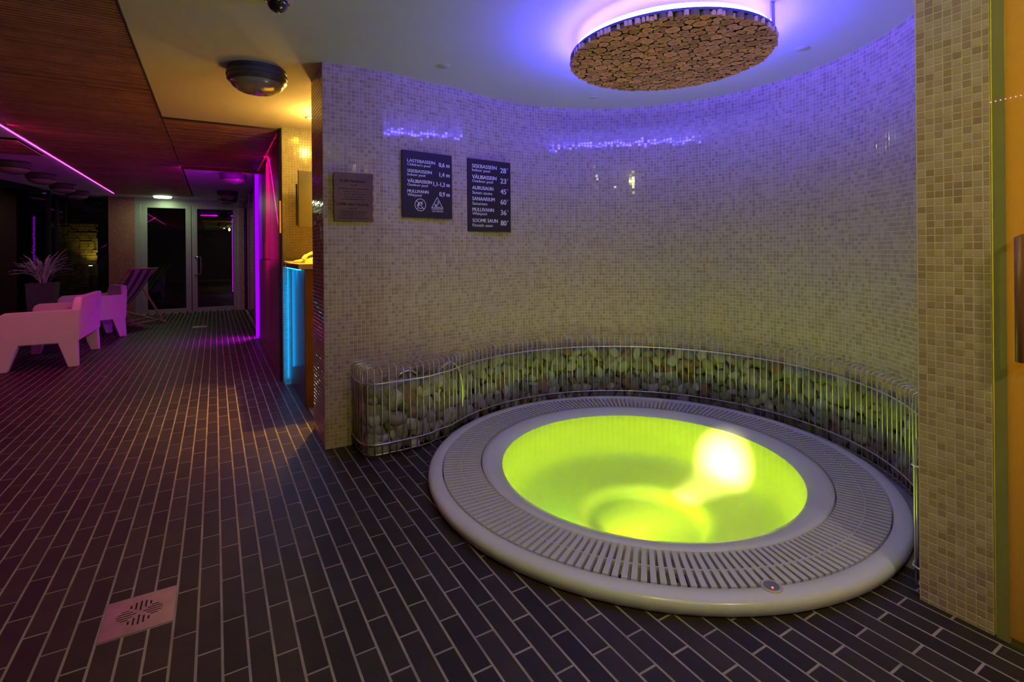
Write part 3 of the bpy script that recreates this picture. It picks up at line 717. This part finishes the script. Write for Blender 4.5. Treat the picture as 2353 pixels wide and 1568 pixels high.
# ------------------------------------------------------------------ signs
def text(body, x, z, w, h, m, parent, y=-.0005, align='L', bold=.007):
    """flat lettering in the plane y=const; (x, z) left/bottom, fitted to width w and height h"""
    cu = bpy.data.curves.new('lettering', 'FONT'); cu.body = body; cu.size = 1; cu.offset = 0; cu.extrude = 0; cu.resolution_u = 3
    t = bpy.data.objects.new('tmp', cu); COL.objects.link(t); dg = bpy.context.evaluated_depsgraph_get(); me = bpy.data.meshes.new_from_object(t.evaluated_get(dg))
    bpy.data.objects.remove(t); bpy.data.curves.remove(cu)
    xs = [v.co.x for v in me.vertices]; ys = [v.co.y for v in me.vertices]; x0, x1, y0, y1 = min(xs), max(xs), min(ys), max(ys)
    for v in me.vertices: v.co = Vector((x + (v.co.x - x0) / (x1 - x0) * w, y, z + (v.co.y - y0) / (y1 - y0) * h))
    if bold >= .004:                                            # heavier strokes: overlaid copies nudged sideways
        vs = [v.co.copy() for v in me.vertices]; fs = [tuple(p.vertices) for p in me.polygons]; nv = len(vs); k_ = h * (.045 if bold > .006 else .028); V_, F_ = [], []
        for q, dx in enumerate((-k_, 0, k_)):
            V_ += [(v.x + dx, v.y - .00004 * q, v.z) for v in vs]; F_ += [tuple(a + nv * q for a in f) for f in fs]
        me = bpy.data.meshes.new('lettering'); me.from_pydata(V_, [], F_)
    me.materials.clear(); me.materials.append(m); me.update()
    if me.polygons and me.polygons[0].normal.y > 0: me.flip_normals()
    return link('lettering', me, parent)
def flat(pts, m, parent, name='emblem', y=-.0006):
    """filled flat polyline strip list: pts = list of polygons (x, z)"""
    bm = BM()
    for poly in pts: bm.faces.new([bm.verts.new((a, y, c)) for a, c in poly])
    return obj(name, bm, m, parent)
def stroke(pts, wd, closed=False):
    out = []; n = len(pts)
    for i in range(n if closed else n - 1):
        a_, b_ = Vector(pts[i]), Vector(pts[(i + 1) % n]); d = (b_ - a_).normalized() * wd * .3; nn = Vector((-d.y, d.x)).normalized() * wd / 2
        out.append([tuple(a_ - d + nn), tuple(b_ + d + nn), tuple(b_ + d - nn), tuple(a_ - d - nn)])
    return out
def disk(cx, cz, r, n=20): return [[(cx + r * math.cos(2 * PI * k / n), cz + r * math.sin(2 * PI * k / n)) for k in range(n)]]
def board(name, A, B, z0, z1, label, m=None, th=.010):
    W = math.hypot(B[0] - A[0], B[1] - A[1]); o = empty(name, (A[0], A[1], z0), math.atan2(B[1] - A[1], B[0] - A[0])); tag(o, label, 'sign')
    obj('board', box(BM(), 0, W, 0, th, 0, z1 - z0), m or M['sign'], o, bevel=.0012); return o, W, z1 - z0
s1, W1, H1 = board('pool_depth_sign', (1.083, 3.286), (1.470, 3.340), 1.460, 1.914, 'dark pool depth sign with swim and slip warning symbols, left of two signs')
rows = [('LASTEBASSEIN', "Children's pool", '0,6 m', .545, .45, .22), ('SISEBASSEIN', 'Indoor pool', '1,4 m', .475, .345, .21), ('VÄLIBASSEIN', 'Outdoor pool', '1,1-1,3 m', .475, .395, .335), ('MULLIVANN', 'Whirpool', '0,9 m', .41, .27, .215)]
for k, (a_, b_, c_, wa, wb, wc) in enumerate(rows):
    zt = H1 * (1 - (.125 + .152 * k)); ch = H1 * .048
    extra = H1 * .013 if 'Ä' in a_ else 0
    text(a_, W1 * .10, zt - ch, W1 * wa, ch + extra, M['letter'], s1)
    text(b_, W1 * .10, zt - ch - H1 * .063, W1 * wb, H1 * .050, M['letter'], s1, bold=.004)
    text(c_, W1 * (.945 - wc), zt - ch * 1.55 - (.004 if ',' in c_ else 0), W1 * wc, ch * 1.6, M['letter'], s1)
cx, cz, rr = W1 * .345, H1 * .195, W1 * .105
ring = [(cx + rr * math.cos(2 * PI * k / 32), cz + rr * math.sin(2 * PI * k / 32)) for k in range(32)]
flat(stroke(ring, .0045, True) + stroke([(cx - rr * .7, cz + rr * .7), (cx + rr * .7, cz - rr * .7)], .0045) + disk(cx + rr * .32, cz + rr * .42, rr * .13)
     + stroke([(cx - rr * .55, cz - rr * .2), (cx - rr * .3, cz + rr * .3), (cx + rr * .02, cz + rr * .42), (cx + rr * .35, cz + rr * .05)], .007)
     + stroke([(cx - rr * .3, cz + rr * .3), (cx - rr * .25, cz - rr * .1), (cx - rr * .45, cz - rr * .35)], .006)
     + stroke([(cx - rr * .6, cz - rr * .62), (cx - rr * .3, cz - rr * .5), (cx, cz - rr * .66), (cx + rr * .3, cz - rr * .5), (cx + rr * .6, cz - rr * .62)], .004), M['letter'], s1)
cx, cz, tt = W1 * .685, H1 * .16, W1 * .115
tri = [(cx - tt, cz), (cx + tt, cz), (cx, cz + H1 * .165)]
flat(stroke(tri, .0045, True) + disk(cx + tt * .18, cz + .047, .0042) + stroke([(cx + tt * .28, cz + .036), (cx + tt * .02, cz + .024), (cx - tt * .3, cz + .018), (cx - tt * .45, cz + .028)], .006)
     + stroke([(cx + tt * .02, cz + .024), (cx - tt * .15, cz + .012), (cx - tt * .5, cz + .010)], .005) + stroke([(cx + tt * .28, cz + .036), (cx - tt * .05, cz + .042)], .003)
     + stroke([(cx - tt * .2, cz + .006), (cx + tt * .65, cz + .008)], .0025), M['letter'], s1)
text('ETTEVAATUST', W1 * .575, H1 * .128, W1 * .235, H1 * .018, M['letter'], s1, bold=.01)
text('LIBE PÕRAND', W1 * .58, H1 * .098, W1 * .225, H1 * .022, M['letter'], s1, bold=.01)
s2, W2, H2 = board('temperature_sign', (1.612, 3.388), (2.009, 3.430), 1.376, 1.920, 'dark temperature sign listing pools and saunas in degrees, right of two signs')
rows = [('SISEBASSEIN', 'Indoor pool', '28', .555, .40), ('VÄLIBASSEIN', 'Outdoor pool', '23', .55, .465), ('AURUSAUN', 'Steam sauna', '45', .475, .45), ('SANAARIUM', 'Sanarium', '60', .505, .335), ('MULLIVANN', 'Whirpool', '36', .485, .32), ('SOOME SAUN', 'Finnish saun', '80', .57, .455)]
for k, (a_, b_, c_, wa, wb) in enumerate(rows):
    zt = H2 * (1 - (.072 + .150 * k)); ch = H2 * .050; extra = H2 * .013 if 'Ä' in a_ else 0
    text(a_, W2 * .11, zt - ch, W2 * wa, ch + extra, M['letter'], s2)
    text(b_, W2 * .11, zt - ch - H2 * .062, W2 * wb, H2 * (.050 if 'p' in b_ else .041), M['letter'], s2, bold=.004)
    text(c_, W2 * .755, zt - ch * 1.75, W2 * .135, ch * 1.45, M['letter'], s2, bold=.010)
    r_ = [(W2 * .925 + .0045 * math.cos(2 * PI * q / 14), zt - ch * .45 + .0055 * math.sin(2 * PI * q / 14)) for q in range(14)]
    flat(stroke(r_, .002, True), M['letter'], s2, 'degree_mark')
s3 = tag(empty('wooden_plaque', (.640, 3.262, 1.425)), 'small brown wooden plaque with burnt-in lettering near the wall corner', 'sign')
bm = BM(); n = 16; prof_ = []
for k in range(n + 1): prof_.append((.242 + .003 * math.sin(k * 1.7), .304 * (1 - k / n)))
for k in range(n + 1): prof_.append((.002 * math.sin(k * 1.3), .304 * k / n))
prism(bm, prof_, 0, .026); obj('board', bm, M['plaque'], s3)
r6 = random.Random(21)
for k, (w_, h_, zz) in enumerate([(.165, .017, .246), (.045, .010, .222), (.185, .009, .200), (.125, .007, .182), (.160, .008, .166), (.120, .008, .150), (.150, .009, .133),
                                  (.205, .018, .098), (.045, .010, .075), (.175, .008, .056), (.160, .007, .043), (.135, .007, .030), (.200, .009, .014)]):
    x, polys = .118 - w_ / 2, []; end = .118 + w_ / 2            # worn burnt-in lines, too blurred to read
    while x < end - h_ * .4:
        cw = h_ * r6.uniform(.35, .6)
        hh = h_ * r6.choice((.62, .62, .7, 1.0)); t_ = h_ * .17
        polys += stroke([(x, zz), (x, zz + hh)], t_) + (stroke([(x + cw * .8, zz), (x + cw * .8, zz + hh * .8)], t_) if r6.random() < .7 else []) + stroke([(x, zz + hh * r6.choice((.1, .5, .62))), (x + cw * .8, zz + hh * r6.choice((.1, .5, .62)))], t_)
        x += cw + (h_ * .45 if r6.random() < .18 else h_ * .12)
    flat(polys, M['plaque_ink'], s3, 'lettering', y=-.0008)

# ------------------------------------------------------------------ ceiling fittings
def copy_tree(o, parent=None):
    c = o.copy(); COL.objects.link(c); c.parent = parent
    for ch in list(o.children): copy_tree(ch, c)
    return c
lamp = tag(empty('ceiling_lamp', (.245, 3.66, ZC)), 'round grey bulkhead ceiling lamp with ribbed glass, largest, left of the tiled pier', 'lamp')
obj('base', lathe([(.140, 0), (.172, 0), (.176, -.02), (.172, -.024), (.178, -.028), (.180, -.052), (.174, -.056), (.176, -.075), (.160, -.092), (.150, -.092)], 48), M['lamp_body'], lamp, smooth=False)
bm = BM(); n = 72; prof_ = [(.158, -.088), (.150, -.108), (.128, -.128), (.095, -.143), (.05, -.152), (0, -.155)]
rg = []
for j, (r, z) in enumerate(prof_):
    if r == 0: rg.append([bm.verts.new((0, 0, z))]); continue
    rg.append([bm.verts.new(((r + (.0016 if k % 2 else 0) * (r > .06)) * math.cos(2 * PI * k / n), (r + (.0016 if k % 2 else 0) * (r > .06)) * math.sin(2 * PI * k / n), z)) for k in range(n)])
for a_, b_ in zip(rg, rg[1:]):
    for k in range(n):
        k2 = (k + 1) % n
        if len(b_) == 1: bm.faces.new((a_[k], a_[k2], b_[0]))
        else: bm.faces.new((a_[k], a_[k2], b_[k2], b_[k]))
bmesh.ops.recalc_face_normals(bm, faces=list(bm.faces)); obj('glass', bm, M['lamp_glass'], lamp, smooth=True)
obj('screw', lathe([(0, 0), (.006, 0), (.006, .004), (0, .004)], 8), M['frame_black'], lamp).matrix_basis = Matrix.Translation((-.05, -.172, -.065)) @ Matrix.Rotation(PI / 2, 4, 'X')
g_ = 'round lamps in two far rows'
for (x, y, lab) in ((-2.19, 8.68, 'round ceiling lamp by the terrace glazing, nearest of the left row, cut by the frame'), (-2.16, 9.78, 'round ceiling lamp, second from the left frame edge'),
                    (-2.17, 11.03, 'round ceiling lamp, third from the left frame edge'), (-2.18, 12.10, 'round ceiling lamp farthest along the left row, beside the red tiled pier'),
                    (.24, 8.54, 'violet-lit round ceiling lamp just behind the slatted bulkhead'), (.21, 10.95, 'round ceiling lamp above the right glass door, upper of two'), (.235, 12.05, 'round ceiling lamp right in front of the glass door, lowest')):
    c = copy_tree(lamp); c.location = (x, y, ZC); c['label'] = lab; c['group'] = g_
dome = tag(empty('ceiling_camera', (.262, 2.60, ZC)), 'dark glossy dome camera at the top edge of the picture', 'camera')
obj('collar', lathe([(.060, 0), (.060, -.008), (.052, -.012), (.048, -.008)], 32), M['chrome'], dome, smooth=True)
obj('dome', lathe([(.048, -.008), (.047, -.020), (.040, -.038), (.026, -.052), (.012, -.058), (0, -.059)], 32), M['dome'], dome, smooth=True)
for (x, y, l) in ((1.275, 3.00, 'above the left sign'), (3.02, 1.71, 'right of the hanging disc'), (2.54, 3.05, 'below the hanging disc')):
    c = tag(obj('cover_disc', lathe([(0, -.0035), (.034, -.0035), (.039, -.001), (.040, 0)], 32), M['cover'], smooth=True), 'flat round cover on the white ceiling ' + l, 'cover'); c.location = (x, y, ZC)
# downlights
def downlight(x, y, label, col, group, power, r=.035, z=ZC, size=.07, estr=12, spread=None, thick=0):
    d = tag(empty('downlight', (x, y, z)), label, 'light')
    obj('trim_ring', lathe([(r, -.004), (r * 1.25, -.003), (r * 1.3, 0), (r, 0)], 32, closed=True), M['steel_brushed'], d, smooth=True)
    obj('lens', lathe([(0, -.0015 - thick), (r * .9, -.0015 - thick * .9), (r, -.0015), (r, 0), (0, 0)], 24), emis('lens_' + str(round(x, 1)), col, estr), d)
    if power:
        a_ = area('downlight_beam', (x, y, z - .006 - thick), size, power, group)
        if spread: a_.data.spread = spread
    return d
downlight(.735, 4.72, 'small yellow spotlight in the ceiling of the bar', (1, .72, .10), 'bar', 3, estr=20)
downlight(1.00, 4.64, 'yellow spotlight in the ceiling of the bar hidden behind the tiled pier', (1, .72, .10), 'bar', 20, estr=20, spread=1.35)
point('bar_bulb', (.86, 4.50, ZC - .09), .03, 10, 'barp')
downlight(-.90, 12.32, 'pale green-white round light above the glass doors', (.72, 1, .62), 'far', 7, r=.16, z=ZC - .015, size=.3, estr=6, thick=.035)
downlight(-2.40, 12.55, 'small blue spotlight at the far left corner of the ceiling', (.22, .12, 1), 'mag', 0, r=.05, z=ZC - .015, estr=6)
downlight(1.33, -.9, 'recessed warm spotlight in the ceiling behind the viewer, middle one', (1, .86, .66), 'downr', 10, estr=14)
downlight(.35, -1.0, 'recessed warm spotlight in the ceiling behind the viewer, left one', (1, .86, .66), 'downl', 10, estr=14)
gl_ = tag(empty('ball_lamp', (.55, .25, ZC)), 'small greenish ball lamp under the ceiling above the viewer', 'lamp')
obj('socket', lathe([(0, 0), (.04, 0), (.035, -.03), (0, -.03)], 24), M['lamp_body'], gl_, smooth=True)
obj('bulb', lathe([(0, -.03), (.025, -.032), (.035, -.055), (.025, -.08), (0, -.09)], 24), emis('greenish_bulb', LG['green'], 8), gl_, smooth=True)
point('ball_lamp_light', (.55, .25, ZC - .12), .04, 8, 'green')

# ------------------------------------------------------------------ LED lines
o = tag(obj('led_line', box(BM(), -1.660, -1.651, 2.0, 12.14, ZC - .020, ZC - .004), emis('magenta_led', (1, .09, .88), 3.0)), 'thin magenta LED line running along the slatted ceiling edge', 'light')
area('led_line_light', (-1.675, 7.0, ZC - .05), .02, 10, 'mag', (-.45, 0, -1), sizey=10.0)
area('led_line_light_near', (-1.63, 6.2, ZC - .035), .02, 10, 'mag', (.7, 0, -1), sizey=11.0)
o = tag(obj('led_column', box(BM(), .500, .568, 8.150, 8.162, .01, 2.375), emis('violet_led', (.36, .0, 1), 1.15)), 'tall violet light strip standing at the end of the dark red panels', 'light')
area('led_column_light', (.45, 8.30, 1.2), .05, 10.0, 'vio', (-1, .25, 0), sizey=2.2)
area('led_column_floor', (.47, 8.22, .35), .04, 7.0, 'vio', (-1, .15, -.9), sizey=.5).data.spread = 2.0
tag(obj('trim_5', box(BM(), -.385, .56, 8.022, 8.034, ZC - .05, ZC), M['slat']), kind='structure')  # added valance that hides the fill light behind it from view
area('header_fill', (.09, 8.06, ZC - .030), .9, 5.0, 'vio', (0, 1, .75), sizey=.02)  # added fill that tints the header ceiling violet, no LED here
o = tag(obj('led_strip', box(BM(), .530, .536, 5.46, 8.10, ZC - .012, ZC - .006), emis('crimson_led', (1, .0, .16), 1.5)), 'thin crimson LED strip along the top of the dark red panels', 'light')
area('led_strip_light', (.512, 6.8, ZC - .045), .012, 3.2, 'red', (1, 0, -.12), sizey=2.6)

# ------------------------------------------------------------------ bar counter
ct = tag(empty('bar_counter', (.60, 4.29, 0)), 'bar counter with cream top and blue light under its edge', 'counter')
obj('front_panel', box(BM(), .010, .03, .0, .86, 0, 1.09), M['counter_panel'], ct)
obj('end_panel', box(BM(), .012, .6, -.02, 0, 0, 1.09), M['wood_brown'], ct)
obj('countertop', box(BM(), -.040, .62, -.045, .905, 1.098, 1.140), M['counter_top'], ct, bevel=.003)
obj('edge_band', box(BM(), -.044, -.0405, -.045, .905, 1.100, 1.134), M['frame_black'], ct)
obj('led_strip', box(BM(), -.025, -.012, .02, .86, 1.088, 1.096), emis('cyan_led', (.02, .50, 1), 6), ct)
area('counter_light', (.582, 4.73, 1.085), .02, 5.0, 'blue', (-.10, 0, -1), sizey=.82)
area('counter_light_upright', (.598, 5.150, .56), .012, 1.0, 'blue', (-.7, 1, 0), sizey=1.05)
area('counter_light_upright', (.585, 5.10, .62), .012, .25, 'blue', (.35, -1, 0), sizey=.9)
ph = tag(empty('telephone', (.665, 4.62, 1.14), .5), 'cream corded desk telephone on the bar counter', 'telephone')
prism_ = [(0, 0), (.20, 0), (.20, .055), (.02, .022), (0, .015)]
obj('body', prism(BM(), prism_, 0, .17), M['phone'], ph, bevel=.003)
obj('handset', tube(BM(), spline([(.00, .03, .030), (.03, .03, .060), (.09, .03, .085), (.15, .03, .085), (.20, .03, .060), (.22, .03, .040)]), [.018] * 9 + [.013] * 22 + [.018] * 10, 10), M['phone'], ph, smooth=True)
for a_ in range(3):
    for b_ in range(4): obj('key', box(BM(), .06 + b_ * .022, .076 + b_ * .022, .075 + a_ * .022, .091 + a_ * .022, .035 + b_ * .004, .045 + b_ * .004), M['phone_dark'], ph)
pts = []
for k in range(260):
    t = k / 259; base = Vector((.60, 4.74, 1.148)).lerp(Vector((.54, 4.93, 1.150)), min(1, t * 3)) if t < .33 else Vector((.540, 4.93 + .008 * math.sin(t * 9), 1.15 - (t - .33) / .33 * .20 if t < .66 else .95 + (t - .66) / .34 * .13))
    a_ = k * .9; pts.append((base.x + (.012 if t >= .66 else 0), base.y + (.006 if t < .33 else .012) * math.cos(a_) + (.03 if t > .66 else 0), base.z + (.006 if t < .33 else .010) * math.sin(a_)))
o = tag(obj('phone_cord', tube(BM(), pts, .0022, 5), M['cord'], smooth=True), 'coiled telephone cord hanging over the counter edge', 'cord')
tvp = tag(empty('wall_monitor', (.655, 4.92, 1.46)), 'flat grey monitor seen edge-on in front of the yellow tiled wall', 'monitor')
obj('housing', box(BM(), 0, .60, 0, .035, 0, .52), M['tv'], tvp, bevel=.004)
obj('bracket', box(BM(), .2, .4, .035, .283, .2, .32), M['frame_black'], tvp)
obj('stand_bar', box(BM(), -.012, .0, .06, .09, .02, .40), M['tv'], tvp)
o = tag(obj('lit_edge', box(BM(), .536, .546, 5.292, 5.300, 1.42, 1.73), emis('orange_lit_edge', (1, .34, .02), .9)), 'short upright orange-lit edge at the corner of the yellow tiled wall', 'light')  # emissive sliver stands in for orange light catching this edge

# ------------------------------------------------------------------ amber sauna door on the right
def amber_mat():
    m = bpy.data.materials.new('amber_satin_glass'); m.use_nodes = True; nt = m.node_tree; nt.nodes.clear()
    t = nt.nodes.new('ShaderNodeBsdfTranslucent'); t.inputs[0].default_value = (.85, .55, .12, 1)
    d = nt.nodes.new('ShaderNodeBsdfDiffuse'); d.inputs[0].default_value = (.42, .33, .12, 1)
    g = nt.nodes.new('ShaderNodeBsdfGlossy'); g.inputs['Roughness'].default_value = .25
    m1 = nt.nodes.new('ShaderNodeMixShader'); m1.inputs[0].default_value = .45; m2 = nt.nodes.new('ShaderNodeMixShader'); m2.inputs[0].default_value = .06
    o = nt.nodes.new('ShaderNodeOutputMaterial')
    nt.links.new(t.outputs[0], m1.inputs[1]); nt.links.new(d.outputs[0], m1.inputs[2]); nt.links.new(m1.outputs[0], m2.inputs[1]); nt.links.new(g.outputs[0], m2.inputs[2]); nt.links.new(m2.outputs[0], o.inputs[0])
    return m
M['amber'] = amber_mat()
d3 = tag(empty('door_3', (2.104, -.42, 0)), kind='structure')
obj('pane', box(BM(), .0, .010, 0, 1.012, .02, ZC - .01), M['amber'], d3)
obj('side_strip', box(BM(), -.004, .014, .990, 1.020, .0, ZC), mat('greenish_side_strip', (.30, .27, .09), .25, noise=.05, coat=.4), d3)
obj('handle', tube(BM(), [(0, .952, 1.25), (-.045, .950, 1.25), (-.045, .950, .88), (0, .952, .88)], .011, 8), M['wood_brown'], d3, smooth=True)
tag(obj('wall_sauna', box(BM(), 3.0, 3.05, -.6, .62, 0, ZC), M['ceiling']), kind='structure')
tag(obj('wall_sauna', box(BM(), 2.30, 3.05, .60, .65, 0, ZC), M['ceiling']), kind='structure')
tag(obj('wall_sauna', box(BM(), 2.10, 3.05, -.50, -.44, 0, ZC), M['ceiling']), kind='structure')
area('sauna_lamp', (2.75, .10, 1.5), .5, 10.0, 'amber', (-1, .25, -.1), sizey=1.8)
ds = tag(empty('reflected_led_dots', (2.098, .52, 1.68)), 'short row of glowing pink dots standing in for LEDs reflected in the amber glass door', 'light')  # reflected LEDs put in as glowing beads on the door glass
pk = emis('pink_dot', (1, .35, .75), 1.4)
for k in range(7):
    q = obj('reflected_dot', lathe([(0, -.0022), (.0022, 0), (0, .0022)], 10), pk, ds, smooth=True); q.location = (0, .082 - k * .0115, -.004 + k * .0005)

# ------------------------------------------------------------------ drains
def drain(D, label):
    d = tag(empty('floor_drain', (*D, 0)), label, 'drain')
    bm = BM(); box(bm, -.10, .10, -.104, .104, -.002, .0018); p = obj('plate', bm, M['steel_brushed'], d)
    cb = BM()
    for k in range(-2, 3):
        l = (.052, .062, .066, .062, .052)[k + 2]; l0 = abs(k) * .010 + .010
        for sgn in (-1, 1):
            x0, x1 = sorted((sgn * l0, sgn * l)); box(cb, x0, x1, k * .0125 - .0025, k * .0125 + .0025, -.01, .01)
            y0, y1 = sorted((sgn * (abs(k) * .011 + .012), sgn * l)); box(cb, k * .014 - .0028, k * .014 + .0028, y0, y1, -.01, .01)
    cut = obj('cutter', cb, None)
    md = p.modifiers.new('cut', 'BOOLEAN'); md.operation = 'DIFFERENCE'; md.object = cut; md.solver = 'EXACT'; md.use_self = True
    cut.parent = d; bpy.context.view_layer.update()
    dg = bpy.context.evaluated_depsgraph_get(); me = bpy.data.meshes.new_from_object(p.evaluated_get(dg)); p.modifiers.clear(); p.data = me
    bpy.data.objects.remove(cut)
    obj('pit', box(BM(), -.095, .095, -.099, .099, -.012, .0002), M['black'], d)
    return d
drain(DR, 'square steel floor drain with slots at the lower left')
drain(DR2, 'small floor drain far down the corridor near the deck chair')

# ------------------------------------------------------------------ terrace furniture
def seat_unit(name, label, loc, rz, width):
    """moulded lounge seat; local +x is where the sitter faces, y across"""
    t = tag(empty(name, loc, rz), label, 'sofa' if width > .9 else 'chair'); W_ = width / 2; D = .32
    def side_poly():
        return [(-D, .60), (-D + .015, .635), (-D + .05, .63), (D - .06, .622), (D - .02, .60), (D, .56), (D, .27), (-D, .265)]
    for s in (-1, 1):
        y0, y1 = sorted((s * W_, s * (W_ - .045))); b = prism(BM(), side_poly(), y0, y1)
        bmesh.ops.bevel(b, geom=[e for e in b.edges if abs((e.verts[0].co - e.verts[1].co).y) < 1e-5], offset=.010, segments=2, affect='EDGES')
        obj('arm', b, M['plastic'], t, smooth=False)
    b = BM(); n = 12
    Wb = W_ - .003; prof_ = [(-Wb, .275), (Wb, .275), (Wb, .62), (W_ - .035, .70), (W_ - .075, .762), (-W_ + .075, .762), (-W_ + .035, .70), (-Wb, .62)]
    mt = Matrix(((0, 1, 0, -D), (1, 0, 0, 0), (0, 0, 1, 0), (0, 0, 0, 1)))
    prism(b, prof_, -.012, .060, mt); bmesh.ops.bevel(b, geom=[e for e in b.edges if abs((e.verts[0].co - e.verts[1].co).x) < 1e-5], offset=.010, segments=2, affect='EDGES')
    for v in b.verts: v.co.x -= max(0, v.co.z - .50) * .11
    obj('backrest', b, M['plastic'], t)
    obj('seat', box(BM(), -D + .03, D - .01, -W_ + .04, W_ - .04, .27, .40), M['plastic'], t, bevel=.012)
    for sx in (-1, 1):
        for sy in (-1, 1):
            b = BM(); top = [(sx * D, sy * W_), (sx * (D - .17), sy * W_), (sx * (D - .17), sy * (W_ - .11)), (sx * D, sy * (W_ - .11))]
            bot = [(sx * (D + .012), sy * (W_ + .006)), (sx * (D - .075), sy * (W_ + .006)), (sx * (D - .075), sy * (W_ - .07)), (sx * (D + .012), sy * (W_ - .07))]
            A = [b.verts.new((x, y, .30)) for x, y in top]; B = [b.verts.new((x, y, 0)) for x, y in bot]
            b.faces.new(A); b.faces.new(list(reversed(B)))
            for k in range(4): b.faces.new((A[k], B[k], B[(k + 1) % 4], A[(k + 1) % 4]))
            bmesh.ops.recalc_face_normals(b, faces=list(b.faces)); obj('leg', b, M['plastic'], t, bevel=.008)
    return t
seat_unit('lounge_sofa', 'white plastic two-seat sofa lit pink, nearest of the terrace seats', (-1.640, 7.85, 0), PI, 1.24)
seat_unit('lounge_chair', 'white plastic armchair lit magenta, between the sofa and the deck chair', (-1.60, 9.72, 0), PI + .42, .66)
# deck chair
def deck_chair(locx, rz):
    t = tag(empty('deck_chair', locx, rz), 'wooden deck chair with striped canvas in front of the glass doors', 'deck chair'); w_ = .29
    def beam(name, a_, b_, th=.018, wd=.028):
        a_, b_ = Vector(a_), Vector(b_); d = (b_ - a_); L = d.length; q = d.to_track_quat('X', 'Z').to_matrix().to_4x4()
        return obj(name, box(BM(), 0, L, -th / 2, th / 2, -wd / 2, wd / 2, Matrix.Translation(a_) @ q), M['wood'], t, bevel=.003)
    for s in (-1, 1):
        beam('long_rail', (-.50, s * w_, .10), (.42, s * w_, .98), .022, .034)
        beam('base_rail', (-.62, s * (w_ - .04), .30), (.62, s * (w_ - .04), .018), .022, .036)
        beam('prop', (.10, s * (w_ + .03), .66), (.50, s * (w_ + .03), .055), .020, .03)
    for k, (a_, b_) in enumerate((((.42, -w_ - .02, .98), (.42, w_ + .02, .98)), ((-.50, -w_, .10), (-.50, w_, .10)), ((-.60, -w_, .30), (-.60, w_, .30)), ((.50, -w_ - .03, .06), (.50, w_ + .03, .06)), ((.30, -w_ + .04, .09), (.30, w_ - .04, .09)))):
        obj('crossbar', tube(BM(), [a_, b_], .014, 8), M['wood'], t, smooth=True)
    n, mseg = 20, 12; V, Fc, T = [], [], []
    for i in range(n + 1):
        u = i / n
        for j in range(mseg + 1):
            v = j / mseg; x = .43 - u * 1.02; z = .985 - u * .68 - .30 * math.sin(PI * min(1, u * 1.02)) * (1 + .1 * math.cos((v - .5) * 3))
            z = max(z, .12); V.append((x, (v - .5) * 2 * (w_ - .035) * (1 - .12 * math.sin(PI * u)), z + .008 * math.sin(v * 14 + u * 5)))
    for i in range(n):
        for j in range(mseg): a_ = i * (mseg + 1) + j; Fc.append((a_, a_ + 1, a_ + mseg + 2, a_ + mseg + 1)); T.append(1.0 if (j % 4) < 2 else 0.0)
    o = pyobj('canvas', V, Fc, M['canvas'], t, smooth=True, tints=T); sm = o.modifiers.new('thick', 'SOLIDIFY'); sm.thickness = .003
    return t
deck_chair((-1.42, 11.1, 0), math.radians(-35))
# planter with a spiky plant
pt = tag(empty('planter', (-2.34, 10.6, 0)), 'tall dark square planter by the terrace glazing', 'planter')
b = BM(); A = [b.verts.new((x * .135, y * .135, 0)) for x, y in ((-1, -1), (1, -1), (1, 1), (-1, 1))]; B = [b.verts.new((x * .170, y * .170, .80)) for x, y in ((-1, -1), (1, -1), (1, 1), (-1, 1))]
C_ = [b.verts.new((x * .150, y * .150, .80)) for x, y in ((-1, -1), (1, -1), (1, 1), (-1, 1))]; D_ = [b.verts.new((x * .145, y * .145, .72)) for x, y in ((-1, -1), (1, -1), (1, 1), (-1, 1))]
b.faces.new(list(reversed(A)))
for P, Q in ((A, B), (B, C_), (C_, D_)):
    for k in range(4): b.faces.new((P[k], P[(k + 1) % 4], Q[(k + 1) % 4], Q[k]))
obj('pot', b, M['planter'], pt); obj('soil', box(BM(), -.147, .147, -.147, .147, .70, .735), M['soil'], pt)
pl_ = tag(empty('spiky_plant', (-2.34, 10.6, .737)), 'spiky narrow-leaved plant glowing magenta in the dark planter', 'plant')
for k in range(5):
    a_ = k * 1.3; obj('stem', tube(BM(), [(0.02 * math.cos(a_), .02 * math.sin(a_), 0), (.05 * math.cos(a_), .05 * math.sin(a_), .14), (.11 * math.cos(a_), .11 * math.sin(a_), .28)], [.016, .013, .010], 6), M['leaf'], pl_, smooth=True)
for k in range(110):
    az = rnd.uniform(0, 2 * PI); el = rnd.uniform(.45, 1.45); L = rnd.uniform(.22, .40); z0 = rnd.uniform(.08, .28); r0 = rnd.uniform(.01, .11); wd = rnd.uniform(.008, .014)
    V, Fc = [], []; n = 9; p = Vector((r0 * math.cos(az), r0 * math.sin(az), z0)); th = el; side = Vector((-math.sin(az), math.cos(az), 0))
    for i in range(n + 1):
        t_ = i / n; ww = wd * math.sin(PI * min(1, .15 + t_ * .85)) ** .7; V += [tuple(p + side * ww), tuple(p - side * ww + Vector((0, 0, .004)))]
        th2 = th - t_ * rnd.uniform(.5, 1.3) * 1.0; p = p + Vector((math.cos(az) * math.cos(th2), math.sin(az) * math.cos(th2), math.sin(th2))) * (L / n)
        if i < n: Fc.append((2 * i, 2 * i + 1, 2 * i + 3, 2 * i + 2))
    o = pyobj('leaf', V, Fc, M['leaf'], pl_); 
# low round table beyond the sofa
tb = tag(empty('low_table', (-2.35, 8.0, 0)), 'low dark round table behind the sofa by the glazing', 'table')
obj('tabletop', lathe([(0, .50), (.28, .50), (.29, .515), (.28, .53), (0, .53)], 40), M['dome'], tb, smooth=False)
obj('pedestal', lathe([(0, 0), (.18, 0), (.17, .02), (.03, .04), (.03, .50), (0, .50)], 24), M['lamp_body'], tb)
